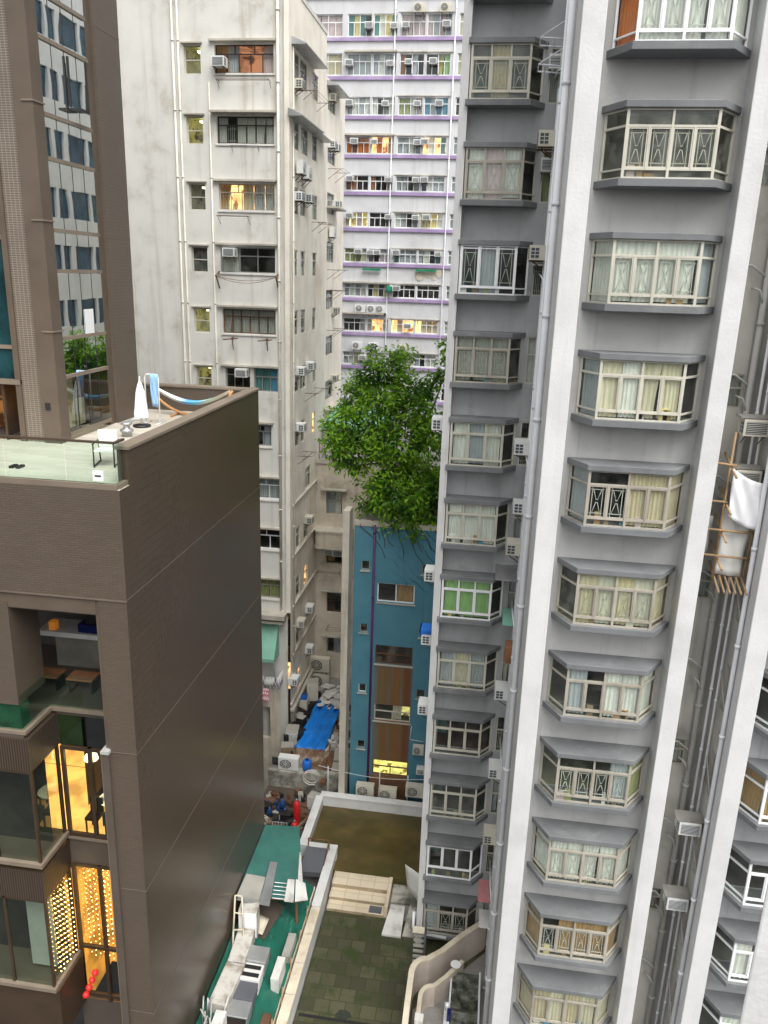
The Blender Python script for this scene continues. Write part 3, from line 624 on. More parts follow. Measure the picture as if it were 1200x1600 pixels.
for r in range(12):
    for gi, (a, b) in enumerate(groups_):
        if (r > 1 and gi < 2) or gi > 7: 
            if gi < 2 or gi > 7: 
                m = MB(F); m.face([(a, -.15, sill[r]), (b, -.15, sill[r]), (b, -.15, sill[r]+hgt[r]), (a, -.15, sill[r]+hgt[r])]); m.build('window', 'glass_teal', PB); continue
        c = pcur.get((r, gi)) or tuple(rnd.choice(('grey', 'white', None, 'cream')) for _ in range(4))
        oc = ()
        if (r, gi) in ((2, 5), (2, 6)): oc = (2,)
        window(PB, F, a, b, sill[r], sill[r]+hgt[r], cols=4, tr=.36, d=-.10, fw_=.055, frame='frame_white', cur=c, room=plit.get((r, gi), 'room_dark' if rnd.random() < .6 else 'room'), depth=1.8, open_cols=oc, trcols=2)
    each(PB, 'purple_band', 'purple', F, [(a, b, 0, pr, sill[r]+dz2, sill[r]+dz1) for a, b, dz1, dz2, pr in ((-34, -9.45, -.10, -.34, .14), (-9.35, 12, -.08, -.32, .16))])
    top = sill[r]+hgt[r]
    each(PB, 'eave', 'ledge', F, ([(-13.3, -9.22, 0, .35, top+.03, top+.16)] if r in (2, 4, 8) else [])+[(-9.2, -4.9, 0, .10, top+.05, top+.12)])
for x in (-9.42, -4.83): pipe(PB, [(x, 67.88, -32), (x, 67.88, 26)], .05, 'pipe_white', 5.6)
each(PB, 'pilaster', 'purple_wall', F, [(-9.25, -9.02, 0, .10, sill[r]-.05, sill[r]+hgt[r]) for r in range(12)])
m = MB(F); m.box(-13.2, -9.6, .0, .55, -3.20, -3.08); m.build('ledge', 'ledge', PB)
gp = 'window air conditioners on the purple banded block'
acs = {'top': [(-11.4, 17.95), (-9.5, 17.95), (-8.6, 18.0), (-5.5, 18.0)], 'second': [(-12.9, 15.4), (-9.7, 15.4), (-8.3, 15.5), (-6.4, 15.5)], 'third': [(-12.85, 12.6), (-10.0, 12.6), (-7.5, 12.6), (-5.8, 12.6)],
  'fourth': [(-12.4, 9.85), (-10.8, 9.85), (-7.4, 9.85), (-6.8, 9.85)], 'fifth': [(-12.7, 7.1), (-9.6, 7.1), (-7.4, 7.1), (-6.7, 7.1)], 'sixth': [(-12.7, 4.3), (-9.5, 4.3), (-7.3, 4.3), (-6.4, 4.3)],
  'seventh': [(-11.9, 1.55), (-10.9, 1.55), (-10.35, 1.55), (-8.75, 1.55), (-5.35, 1.55)], 'eighth': [(-8.65, -1.25)], 'ninth': [(-7.6, -4.25)], 'tenth': [(-11.35, -7.0), (-10.75, -7.0)]}
for r, lst in acs.items():
    for i, (x, z) in enumerate(lst):
        pos = 'only' if len(lst) == 1 else ordn(i) + ' from left'
        lb = f"window air conditioner, {pos}, in the {r} full row of the purple block" if pos != 'only' else f"lone window air conditioner in the {r} full row of the purple block"
        put(AC_S if (i % 3) else AC_W, (x, 67.95, z), 0, lb, 'air conditioner', gp)
go = 'outdoor air conditioners on the purple banded block'
for x, z, lb in ((-7.6, 18.95, 'left large outdoor air conditioner at the very top of the purple block'), (-5.6, 18.95, 'right large outdoor air conditioner at the very top of the purple block'), (-11.6, -3.06, 'left of three outdoor air conditioners on concrete ledge of the purple block'), (-10.6, -3.06, 'middle of three outdoor air conditioners on concrete ledge of the purple block'),
                 (-9.85, -3.06, 'right of three outdoor air conditioners on concrete ledge of the purple block'), (-11.8, -6.1, 'left outdoor air conditioner bracketed under the ninth purple band'), (-10.4, -6.1, 'middle outdoor air conditioner bracketed under the ninth purple band'), (-7.8, -6.2, 'outdoor air conditioner just above the tree top on purple block')):
    put(AC_OW if x < -9 else AC_O, (x, 67.9, z), 0, lb, 'air conditioner', go)
t = thing('hanging_net', (-9.2, 67.6, -1.5), 'green netting bundle hung beside the eighth window row of the purple block', 'netting')
m = MB(); m.lathe((-9.25, 67.7, -1.35), [(.05, .5), (.28, .4), (.2, .2), (.35, .0), (.1, -.05)], 9); m.build('net', MT.setdefault('net', cloth('green net', (.03, .25, .15), .9, .4)), t)
# bare patch where plaster fell off
m = MB(F); pr = random.Random(4)
for i in range(26):
    x = -7.0+pr.random()*2.0; z = -.15+pr.random()*.75; r = .12+pr.random()*.2
    m.face([(x+r*math.cos(a*.9)*(.7+pr.random()*.5), .012+i*.002, z+r*math.sin(a*.9)*(.7+pr.random()*.5)) for a in range(7)])
o = m.build('bare_patch', 'cream_wall', PB); o['kind'] = 'stuff'
for x0, x1, z, lb, mt in ((-11.5, -10.0, .30, 'dark green folded awning under the seventh row, left', 'net'), (-7.1, -5.4, .35, 'dark green folded awning under the seventh row, right', 'net')):
    m = MB(F_S(67.85)); m.box(x0, x1, 0, .18, z, z+.16); tag(m.build('folded_awning', mt), lb + ' on purple block', 'awning')

# ================================================================ white old block
WO = thing('white_old_block', (-14, 46, -32), 'weathered old white apartment block with lit stairwell windows left of centre', 'building')
F = F_S(40.0); tops = [10.02, 7.0, 4.02, 1.1, -1.87, -4.80, -7.75, -10.65, -13.5, -16.4]
main = []
for i, t_ in enumerate(tops):
    xa = -14.0+.015*i; main.append([xa, -11.17, t_-1.22, t_-.02])
main[5] = [-13.86, -12.55, -5.95, -4.85]; extra = [-12.35, -11.08, -6.0, -4.78]
for i in range(6, 10): main[i] = [-13.4, (-11.45 if i == 6 else -11.03), tops[i]-1.12, tops[i]]
stair = [[-15.5+.012*i, -14.68+.012*i, t_-1.26, t_-.05] for i, t_ in enumerate(tops[:8])]
m = MB(F); m.wall(-26, -10.6, -32, 12.4, main+[extra]+stair, .22); m.build('wall', 'white_wall', WO)
FE = F_E(-10.4); sidew = []
sk = {0: [(40.7, 41.75), (42.0, 43.4), (44.6, 46.0)], 1: [(40.75, 41.7), (42.2, 43.6), (44.6, 45.7)], 2: [(40.7, 41.6), (42.0, 43.1), (44.6, 45.9)], 3: [(40.7, 41.5), (42.1, 43.1), (44.8, 45.8)], 4: [(40.8, 41.6), (42.2, 43.2), (44.8, 45.7)],
      5: [(40.8, 41.7), (42.0, 43.4), (44.8, 45.8)], 6: [(40.9, 41.7), (42.2, 43.0), (44.9, 45.7)], 7: [(43.2, 44.6)], 8: [(41.1, 42.0), (42.9, 43.9)], 9: [(41.1, 42.0), (42.9, 43.9)], 10: [(41.1, 41.9)], 11: [(41.4, 42.2)]}
for k, l in sk.items():
    z = 9.95-2.95*k
    for a, b in l: sidew.append((a, b, z-1.3, z-.05, k))
m = MB(FE); m.wall(39.8, 48.0, -32, 12.4, [s[:4] for s in sidew], .07); m.build('wall', 'white_wall_side', WO)
m = MB(); m.box(-10.62, -10.38, 39.78, 40.4, -18.2, 12.4); m.build('corner_pier', 'white_wall_side', WO)
m = MB(); m.face([(-26, 40, 12.4), (-10.4, 40, 12.4), (-10.4, 48, 12.4), (-26, 48, 12.4)]); m.face([(-26, 48, -32), (-10.4, 48, -32), (-10.4, 48, 12.4), (-26, 48, 12.4)]); m.face([(-26, 40, -32), (-26, 48, -32), (-26, 48, 12.4), (-26, 40, 12.4)]); m.build('rear_wall', 'white_wall', WO)
F2 = F_E(-11.2); s2 = [(52.2, 54.4, 9.5-2.95*k, 10.75-2.95*k) for k in range(0, 9)]
m = MB(F2); m.wall(48.0, 57.6, -32, 11.2, s2, .07); m.build('wall', 'white_wall_side', WO)
m = MB(); m.face([(-20, 48, 11.2), (-11.2, 48, 11.2), (-11.2, 57.6, 11.2), (-20, 57.6, 11.2)]); m.face([(-20, 57.6, -32), (-11.2, 57.6, -32), (-11.2, 57.6, 11.2), (-20, 57.6, 11.2)]); m.build('rear_wall', 'white_wall', WO)
mc = [S(cols=5, cur=('brown', 'grey', None, None, 'pink'), room='room_lit_orange', frame='frame_dark'), S(cols=6, cur=('white', None, 'white', 'white', 'white', 'white'), frame='frame_dark', grille=True), S(cols=5, cur=('brown', None, 'beige', 'grey', 'grey'), room='room_lit', frame='frame_grey', grille=True), S(cols=3, cur=('white', None, None), frame='steel', tr=.34),
      S(cols=6, cur=('grey',)*6, room='room', frame='rust', pane='glass_dusty', tr=.3), S(cols=3, cur=(), frame='steel'), S(cols=4, cur=(None, None, None, 'grey'), frame='steel'), S(cols=4, cur=(None, None, 'grey', 'grey'), frame='frame_white', grille=True), S(cols=4, cur=(), frame='frame_white'), S(cols=4, cur=('olive',)*4, frame='frame_grey', room='room_lit_dim')]
for i, h in enumerate(main): window(WO, F, *h, d=-.17, depth=2.2, **{**dict(tr=.32, trcols=3), **mc[i]})
window(WO, F, *extra, d=-.14, cols=3, tr=.38, frame='steel', cur=('teal', 'teal', 'blue'), room='room')
sl = ['room_lit_green', 'room_lit_green', 'room_lit_dim', 'room_dark', 'room_lit_green', 'room_lit_green', 'room_dark', 'room_lit_green']
for h, r in zip(stair, sl):
    if r != 'room_dark': m = MB(F); m.box(h[0]+.45, h[1]-.1, -.9, -.6, h[3]-.16, h[3]-.08); m.build('stair_lamp', MT.setdefault('tube_light', emit('stairwell tube light', (.95, .9, .6), 2.2)), WO)
    window(WO, F, *h, d=-.15, cols=1, tr=.5, frame='frame_cream', room=r, depth=1.2, pane='glass_dusty')
for s in sidew:
    a, b, c, e, k = s; lit = (k, a) in ((6, 44.9), (9, 42.9), (11, 41.4))
    window(WO, FE, a, b, c, e, d=-.03, cols=2 if b-a > 1 else 1, tr=.35, frame='frame_cream' if k > 2 else 'frame_grey', cur=(rnd.choice(('grey', 'white', None)),) if not lit else ('yellow',), room='room_lit' if lit else 'room_dark', depth=1)
for h in s2: window(WO, F2, *h, d=-.03, cols=2, tr=.35, frame='frame_grey', cur=(rnd.choice(('grey', None)), 'grey'), room='room_dark', depth=1)
# ledges, canopies and cornices
each(WO, 'window_ledge', 'ledge', F, [(h[0]-.22, (extra[1] if i == 5 else h[1])+.12, 0, .20 if i != 1 else .42, h[3]+.10, h[3]+.19) for i, h in enumerate(main)] + [(h[0]-.1, h[1]+.1, 0, .12, h[3]+.06, h[3]+.12) for h in stair])
each(WO, 'window_sill', 'white_wall', F, [(h[0]-.05, h[1]+.05, 0, .06, h[2]-.10, h[2]-.03) for h in main[6:]+main[:5]])
for k, (a, b, w) in {0: (40.2, 44.9, .75), 1: (39.6, 44.4, .7)}.items():
    m = MB(FE); z = 10.35-3.1*k; m.prism([(a, 0), (b, 0), (b, w), (a, w)], z-.3, z, [z+.04, z+.04, z-.26, z-.26]); m.build('tin_canopy', 'steel', WO)
m = MB(FE); m.prism([(44.5, 0), (47.2, 0), (47.2, .6), (44.5, .6)], 6.9, 7.1, [7.2, 7.2, 6.94, 6.94]); m.build('tin_canopy', 'steel', WO)
m = MB(F2); m.prism([(51.8, 0), (55.6, 0), (55.6, .7), (51.8, .7)], 10.75, 11, [11.05, 11.05, 10.8, 10.8]); m.build('tin_canopy', 'steel', WO)
each(WO, 'concrete_canopy', 'ledge', F2, [(52, 55, 0, .7, 3.9, 4.0), (52, 55.5, 0, .6, -8.9, -8.8)])
each(WO, 'string_course', 'fin_wall', FE, [(40.2, 46.0, 0, .10, 9.95-2.95*k-1.44, 9.95-2.95*k-1.35) for k in sk if k > 6])
each(WO, 'base_ledge', 'fin_wall', FE, [(39.7, 45.8, 0, .25, -24.3, -24.12), (39.7, 45.8, 0, .12, -23.95, -23.83)])
pipe(WO, [(-10.93, 39.86, -19), (-10.93, 39.86, 12.4)], .07, 'pipe_cream', 2.95); pipe(WO, [(-15.72, 39.9, -32), (-15.72, 39.9, 12.4)], .045, 'pipe_cream', 2.95); pipe(WO, [(-15.98, 39.9, -32), (-15.98, 39.9, 12.4)], .055, 'pipe_cream', 2.95); pipe(WO, [(-14.28, 39.92, -32), (-14.28, 39.92, 8.4)], .04, 'pipe_cream', 2.95)
pipe(WO, [(-10.32, 40.35, -23), (-10.32, 40.35, 10)], .04, 'pipe_cream', 2.95); pipe(WO, [(-11.1, 48.4, -20), (-11.1, 48.4, 10)], .06, 'pipe_grey', 2.95)
each(WO, 'roof_hut', 'white_wall_side', F_0, [(-24, -19, 42, 46, 12.4, 14.5), (-13, -11.2, 43, 46, 12.4, 13.6)])
m = MB(); m.prism([(-26, 39.82), (-10.36, 39.82), (-10.36, 48), (-10.58, 48), (-10.58, 40.04), (-26, 40.04)], 12.4, 12.6); m.build('roof_parapet', 'white_wall', WO)
gw = 'air conditioners on the weathered white block'
for x, z, lb in ((-13.7, 9.0, 'window air conditioner in the highest wide window of the white block'), (-13.4, .62, 'window air conditioner in the fourth wide window of the white block'), (-12.9, -5.25, 'window air conditioner just above the brown parapet on the white block')): put(AC_W, (x, 39.95, z), 0, lb, 'air conditioner', gw)
sa = [(40.9, 8.3, 'B', 'beige air conditioner under upper tin canopy on white block flank'), (41.2, 4.6, 'O', 'nearer of two split units side by side on white block flank'), (42.5, 4.5, 'O', 'farther of two split units side by side on white block flank'), (40.9, 3.35, 'W', 'left air conditioner below the two split units on white block flank'), (43.0, 3.45, 'W', 'right air conditioner below the two split units on white block flank'),
  (41.4, -5.2, 'W', 'left air conditioner level with the brown parapet on white block flank'), (43.6, -5.15, 'W', 'right air conditioner level with the brown parapet on white block flank'), (41.4, -8.2, 'W', 'air conditioner on white block flank just left of the leaf crown'), (43.4, -14.0, 'B', 'air conditioner on white block flank beside the round cream balcony'),
  (43.6, -19.7, 'W', 'upper air conditioner low on white block flank, by the cream house'), (41.5, -19.7, 'B', 'beige air conditioner low on white block flank beside green awning'), (43.6, -22.4, 'W', 'white air conditioner above the alley junk on white block flank'), (39.95, -22.6, 'W', 'lowest white air conditioner at the foot of white block flank')]
for y, z, p, lb in sa: put({'W': AC_W, 'B': AC_B, 'O': AC_OW}[p], (-10.38, y, z), math.pi/2, lb, 'air conditioner', gw)
for y, z, p, lb in ((52.6, 10.0, 'B', 'topmost air conditioner on the rear part of the white block flank'), (52.6, 7.4, 'W', 'left of two air conditioners near top of rear white flank'), (53.8, 7.4, 'W', 'right of two air conditioners near top of rear white flank'), (54.4, 4.1, 'W', 'air conditioner on rear white flank beside fifth purple band'), (52.8, 2.2, 'O', 'big split unit on the rear white flank'), (54.2, -2.6, 'B', 'dark stained air conditioner on rear white flank'), (54.2, -7.1, 'B', 'air conditioner on rear white flank beside the tree top')):
    put({'W': AC_W, 'B': AC_B, 'O': AC_OW}[p], (-11.18, y, z), math.pi/2, lb, 'air conditioner', gw)
rack(F, -13.8, -11.3, 8.45, .5, 'drying rack below the highest wide window of white block'); rack(F, -13.9, -12.4, 2.5, .6, 'drying rack below the third wide window of white block'); rack(F, -13.2, -11.9, 5.65, .4, 'short drying rack below the second wide window of white block', 'steel')
for x in (-14.05, -11.0):
    m = MB(F); m.bar((x, 0, -.1), (x+.05, .7, -.3), .07); m.bar((x, 0, -.9), (x+.04, .6, -.3), .05); tag(m.build('rusty_bracket', 'rust'), ('left' if x < -12 else 'right') + ' rusty bracket holding the slack clothes lines on white block', 'bracket', 'rusty wall brackets')
m = MB(F)
for k in range(2): m.tube([(-14+3*t/12, .6+.1*k, -.3-.28*(.7+k*.4)*4*(t/12)*(1-t/12)) for t in range(13)], .012, 5)
tag(m.build('clothes_line', 'rust'), 'two slack clothes lines between rusty brackets on white block', 'clothes line')
for x, lb in ((-13.4, 'left rusty bracket stub under the boarded wide window'), (-11.6, 'right rusty bracket stub under the boarded wide window')):
    m = MB(F); m.bar((x, 0, -3.3), (x+.1, .6, -3.3), .06); m.bar((x-.35, .55, -3.38), (x+.4, .5, -3.3), .04); m.bar((x, .0, -3.9), (x+.08, .4, -3.35), .03); tag(m.build('rusty_bracket', 'rust'), lb, 'bracket', 'rusty wall brackets')
for a, b, z, p, lb in ((42.6, 45.6, 8.6, .7, 'drying rack under upper tin canopy on white block flank'), (44.6, 46.2, 2.6, .8, 'drying rack on white block flank below two air conditioners'), (43, 45.3, -6.4, .8, 'drying rack on white block flank level with tree top'), (41.4, 42.6, -9.6, .8, 'dark drying rack on white block flank beside the leaves')): rack(FE, a, b, z, p, lb)
for k, z in enumerate((6.2, .2, -1.1, -3.6, )): rack(F2, 52.4, 54.5, z, 1.0, ordn(k)+' drying rack from the top on rear white flank')
# low front extension with green awning and clutter
m = MB(F_S(39.4)); m.wall(-26, -10.9, -32, -22.6, [(-12.1, -11.5, -26, -24)], .2); m.build('extension_wall', 'cream_wall', WO)
each(WO, 'cornice', 'ledge', F_S(39.7), [(-26, -10.6, -.3, .5, -18.45, -18.2), (-26, -10.7, -.3, .35, -18.75, -18.6)])
m = MB(); m.box(-26, -10.95, 39.36, 40.0, -22.6, -22.5); m.build('extension_roof', 'concrete', WO)
t = thing('green_awning', (-12, 39, -20), 'translucent green awning on the lower front of the white block', 'awning')
m = MB(); m.prism([(-13.6, 38.9), (-11.1, 38.9), (-11.1, 39.95), (-13.6, 39.95)], -20.9, -20.8, [-20.7, -20.7, -18.9, -18.9]); m.build('cover', MT.setdefault('green_awning', paint('green translucent sheet', (.25, .52, .40), .5, .15, (.45, .48, .38), .4)), t)
for x in (-11.15, -13.0): m = MB(); m.bar((x, 38.9, -20.9), (x, 39.4, -22.6), .05); m.build('post', 'steel', t)
t = thing('balcony_fence', (-11.5, 39.0, -22.6), 'wire mesh balcony fence with pink checked cloth below green awning', 'fence')
m = MB(); 
for i in range(14): m.bar((-13.6+i*.2, 38.95, -22.6), (-13.3+i*.2, 38.95, -21.8), .02); m.bar((-13.3+i*.2, 38.95, -22.6), (-13.6+i*.2, 38.95, -21.8), .02)
for i in range(6): m.bar((-10.9, 39+i*.18, -22.6), (-10.9, 39.15+i*.18, -21.8), .02); m.bar((-10.9, 39.15+i*.18, -22.6), (-10.9, 39+i*.18, -21.8), .02)
m.build('mesh', 'frame_white', t)
sheet('checked_cloth', (-13.2, 38.9, -22.5), (-11.4, 38.85, -22.5), (-11.3, 38.5, -23.1), (-13.0, 38.5, -23.1), tiles('checked cloth', (.75, .72, .72), (.35, .06, .1), .12, .12, .9, .035, .1, 0, 0, None, 0, .1, True), 'pink and white checked cloth', 'cloth', .04, 8, .0, t)
m = MB(); m.lathe((-11.5, 39.3, -22.5), [(.12, 0), (.3, .1), (.32, .35), (.05, .36)], 12); tag(m.build('plastic_tub', 'white_sheet'), 'round white tub on balcony beneath the green awning', 'tub')
m = MB(); m.lathe((-12.2, 39.35, -22.5), [(.15, 0), (.18, .5), (.05, .55)], 10); tag(m.build('flower_pot', 'rust_orange'), 'brown pot standing beside white tub beneath green awning', 'pot')

# ================================================================ cream house at the end of the alley
CH = thing('cream_house', (-8.5, 49, -32), 'low grimy cream house at the end of the alley behind the tree', 'building')
F = F_S(46.0); ch = [(-9.75, -8.75, -14.2, -12.75), (-9.7, -8.7, -17.4, -15.85), (-9.65, -8.72, -20.75, -19.35), (-9.62, -8.7, -23.6, -22.45)]
m = MB(F); m.wall(-10.38, -2.0, -32, -11.0, ch, .25); m.build('wall', 'cream_wall', CH)
m = MB(); m.box(-10.36, -2.0, 46.02, 56, -11.2, -11.01); m.build('roof', 'concrete', CH)
cc = [S(cols=2, tr=.42, cur=('grey', 'white'), frame='frame_grey'), S(cols=2, tr=0, frame='frame_dark', cur=('brown', None)), S(cols=2, tr=.4, frame='rust'), S(cols=2, tr=0, frame='steel', cur=(None, 'grey'))]
for h, k in zip(ch, cc): window(CH, F, *h, d=-.2, depth=1.2, **k)
each(CH, 'window_canopy', 'ledge', F, [(h[0]-.3, h[1]+.3, 0, .35, h[3]+.12, h[3]+.2) for h in ch])
m = MB(); pts = [(-10.3, 46.0)]+[(-10.3+.35*(1-math.cos(a)), 45.5-.55*math.sin(a)) for a in [i*math.pi/16 for i in range(9)]]+[(-8.0, 44.95), (-8.0, 46.0)]
m.prism(pts, -16.0, -15.1); m.build('balcony', 'cream_wall', CH, .03)
m = MB(); m.prism([(p[0]-.03*(p[0] < -9), p[1]-.05*(p[1] < 46)) for p in pts], -15.1, -14.98); m.prism([(p[0]-.03*(p[0] < -9), p[1]-.05*(p[1] < 46)) for p in pts], -16.12, -16.0); m.build('balcony_trim', 'fin_wall', CH)
m = MB(); m.box(-10.38, -7, 45.9, 46.05, -11.02, -10.75); m.build('parapet', 'ledge', CH)
t = thing('roof_railing', (-8.6, 46, -10.8), 'rusty railing on the roof of the cream house behind leaves', 'railing')
for i in range(8): m = MB(); m.bar((-10.2+i*.4, 46, -10.75), (-10.2+i*.4, 46, -9.8), .035); m.build('post', 'rust', t)
m = MB(); m.bar((-10.2, 46, -9.8), (-7.2, 46, -9.8), .04); m.bar((-10.2, 46, -10.3), (-7.2, 46, -10.3), .03); m.build('rail', 'rust', t)
t = thing('roof_shack', (-9.2, 49, -11), 'patched sheet shack on the cream house roof behind the tree', 'shack')
m = MB(); m.box(-10.2, -6.6, 48, 52, -11.0, -9.2); m.build('wall', 'white_sheet', t); m = MB(); m.prism([(-10.4, 47.5), (-6.4, 47.5), (-6.4, 52.2), (-10.4, 52.2)], -9.2, -9.1, [-9.1, -9.1, -8.5, -8.5]); m.build('roof', 'mint_sheet', t)
for z, x, lb, p in ((-16.75, -9.5, 'left air conditioner below round cream balcony', AC_S), (-16.75, -8.9, 'right air conditioner below round cream balcony', AC_W)): put(p, (x, 45.9, z), 0, lb, 'air conditioner', 'air conditioners on the cream house')
rack(F, -9.5, -8.6, -21.6, .9, 'drying rack below the third window of the cream house'); rack(F, -10.2, -8.8, -17.9, .5, 'thin drying rail below the second window of the cream house')
put(AC_O, (-9.8, 45.2, -24.3), 0, 'upper of two stacked big outdoor units at the alley end', 'air conditioner', 'air conditioners on the cream house', (1.5, 1.3, 1.5))
put(AC_O, (-9.8, 45.2, -25.4), 0, 'lower of two stacked big outdoor units at the alley end', 'air conditioner', 'air conditioners on the cream house', (1.5, 1.3, 1.5))

# ================================================================ blue house
BH = thing('blue_house', (-4, 37, -32), 'narrow blue painted house with rust stained windows under the tree', 'building')
def blue_mat():
    m, nt, b = new_mat('blue facade paint'); v = objco(nt)
    c = mix(nt, ramp(nt, nz(nt, v, .9, 6), .3, .75), (.056, .188, .258), (.075, .222, .285))
    c = mix(nt, mul(nt, ramp(nt, nz(nt, v, 1.0, 5, .6, (3, 3, .1)), .55, .8), .35), c, (.02, .06, .07))
    s = nt.nodes.new("ShaderNodeSeparateXYZ"); nt.links.new(v, s.inputs[0])
    def band(o, a, b_, e): return mul(nt, ramp(nt, o, a, a+e), ramp(nt, o, b_, b_-e))
    # rust run-off under the window openings (object x from -0.85 to 1.05, z 7.9 to 14)
    n1 = ramp(nt, nz(nt, v, 1.6, 5, .6, (1.5, 1, .06)), .22, .52)
    k = mul(nt, band(s.outputs[0], -.95, 1.06, .25), band(s.outputs[2], 7.4, 14.2, .5))
    c = mix(nt, mul(nt, mul(nt, k, n1), .95), c, (.16, .085, .022))
    k2 = mul(nt, band(s.outputs[0], .55, 1.08, .14), band(s.outputs[2], 7.4, 14.2, .5))
    c = mix(nt, mul(nt, k2, .8), c, (.14, .045, .015))
    # dead creeper traces
    w = nt.nodes.new("ShaderNodeTexWave"); w.inputs['Scale'].default_value = .9; w.inputs['Distortion'].default_value = 6; w.inputs['Detail'].default_value = 4
    mp = nt.nodes.new("ShaderNodeMapping"); mp.inputs['Rotation'].default_value = (0, .8, 0); nt.links.new(v, mp.inputs[0]); nt.links.new(mp.outputs[0], w.inputs[0])
    k3 = mul(nt, mul(nt, ramp(nt, w.outputs['Fac'], .86, .98), band(s.outputs[2], 17.6, 21.5, .8)), ramp(nt, s.outputs[0], -.4, .6))
    c = mix(nt, mul(nt, mul(nt, k3, ramp(nt, nz(nt, v, .8, 3), .4, .6)), .7), c, (.02, .03, .03))
    c = mix(nt, mul(nt, mul(nt, k, ramp(nt, nz(nt, v, 2.2, 5, .65, (2.2, 1, .05)), .48, .62)), .85), c, (.20, .085, .02)); nt.links.new(c, b.inputs['Base Color']); b.inputs['Roughness'].default_value = .65; bump(nt, b, nz(nt, v, 6, 4), .3, .02); return m
MT['blue_wall'] = blue_mat()
F = F_S(34.5); bw = [(-4.82, -3.05, -14.78, -13.83), (-4.82, -3.02, -18.0, -17.02), (-4.80, -3.0, -21.1, -20.2), (-4.80, -3.0, -24.2, -23.35)]
sm = [(-5.6, -5.22, z-.44, z) for z in (-12.8, -15.99, -19.2, -22.35)]; smr = [(-2.76, -2.33, z-.47, z) for z in (-12.76, -15.95, -19.2)]
m = MB(F); m.wall(-5.95, -1.0, -32, -11.1, bw+sm+smr, .2); m.build('wall', 'blue_wall', BH)
m = MB(); m.box(-5.93, -1.0, 34.52, 45.5, -11.3, -11.09); m.build('roof', 'concrete', BH); m = MB(); m.box(-5.97, -1.0, 34.46, 34.7, -11.09, -10.85); m.build('roof_kerb', 'ledge', BH)
m = MB(F_W(-5.95)); m.wall(34.5, 45.5, -32, -11.1, [], .2); m.build('side_wall', 'cream_wall', BH)
m = MB(); m.box(-6.36, -6.05, 33.66, 34.5, -32, -10.2); m.build('party_wall', 'fin_wall', BH)
window(BH, F, *bw[0], cols=2, tr=0, frame='frame_white', room='room_dark', cur=(None, 'brown'), d=-.08); window(BH, F, *bw[1], cols=2, tr=.5, frame='rust', room='room_red', d=-.08)
window(BH, F, *bw[2], cols=2, tr=.45, frame='frame_cream', room='room_dark', d=-.08, cur=(None, None, 'cream', None)); window(BH, F, *bw[3], cols=2, tr=.45, frame='rust', room='room_lit_yellow', d=-.08)
m = MB(F); m.face([(-3.85, -.6, -21.05), (-3.05, -.6, -21.05), (-3.05, -.6, -20.25), (-3.85, -.6, -20.25)]); m.build('lit_curtain', 'room_lit_yellow', BH)
for i, h in enumerate(sm): window(BH, F, *h, cols=1, tr=0, fw_=.03, frame='frame_white' if i == 2 else 'frame_grey', room='room_dark', d=-.06, depth=.5)
for h in smr: window(BH, F, *h, cols=1, tr=0, fw_=.03, frame='frame_grey', room='room_dark', d=-.06, depth=.5)
MT['purple_pipe'] = paint('purple pipe', (.10, .02, .12), .5, .2)
pipe(BH, [(-5.0, 34.42, -25), (-5.0, 34.42, -11)], .055, 'purple_pipe', 3.2)
m = MB(F); m.bar((-2.9, .08, -21.2), (-2.95, .08, -21.95), .025); m.bar((-2.95, .08, -21.95), (-2.3, .08, -22.0), .025); m.build('bent_conduit', 'pipe_white', BH)
m = MB(F); m.box(-4.9, -2.95, 0, .25, -26, -24.25); m.build('rusty_panel', 'rust', BH)
each(BH, 'window_sill', 'ledge', F, [(h[0]-.05, h[1]+.05, 0, .06, h[2]-.08, h[2]-.02) for h in sm+smr+bw[:3]])
gb = 'outdoor air conditioners at the foot of the blue house'
for x, y, lb, p in ((-5.05, 34.3, 'left outdoor unit behind the white parapet below the blue house', AC_O), (-3.9, 34.2, 'middle outdoor unit behind the white parapet below the blue house', AC_O), (-2.55, 34.2, 'right outdoor unit with dark fan, highest behind white parapet', AC_O)):
    put(p, (x, y, -25.1 if x < -3 else -24.75), 0, lb, 'air conditioner', gb, (1.05, 1.1, 1))
for x, z, p, lb in ((-2.5, -22.6, AC_O, 'small outdoor unit on the blue wall beside the grey tower corner'), (-2.35, -23.7, AC_W, 'white window air conditioner low on the blue wall beside tower corner')): put(p, (x, 34.48, z), 0, lb, 'air conditioner', gb, (.62, .8, .75))
# ================================================================ brown tiled hotel: podium with roof terrace and tower
HB = thing('brown_tiled_hotel', (-14, 22, -32), 'brown tiled hotel with glossy blind side wall and roof terrace at left', 'building')
MT['tile_side'] = tiles('glossy brown mosaic tile', (.078, .054, .038), (.058, .041, .030), .075, .22, .26, .012, .12, 0, .12, (.045, .038, .03), .35, .42, var2=.10)
MT['tile_front'] = tiles('brown ribbed tile', (.108, .082, .060), (.078, .060, .045), .22, .06, .42, .010, .14, .5, .25, (.10, .08, .065), .3, .5)
MT['tile_tower'] = tiles('tower mosaic tile', (.118, .092, .068), (.078, .063, .048), .10, .10, .45, .010, .12, 0, .2, (.13, .105, .08), .3, .45)
MT['tile_pale'] = tiles('pale grouted mosaic', (.125, .10, .078), (.24, .205, .165), .12, .06, .45, .012, .2, 0, .2, None, .3, .4)
MT['stone_brown'] = paint('brown stone panel', (.108, .082, .060), .5, .12, (.13, .1, .08), .3, .2, 30, .1)
MT['stone_dark'] = paint('dark brown shadow patch', (.10, .08, .065), .45, .12, (.06, .05, .04), .3, .2)
MT['coping'] = paint('brown stone coping', (.205, .165, .125), .45, .12, (.16, .13, .1), .4)
MT['joint'] = paint('pale sealed joint', (.14, .11, .085), .6, .1)
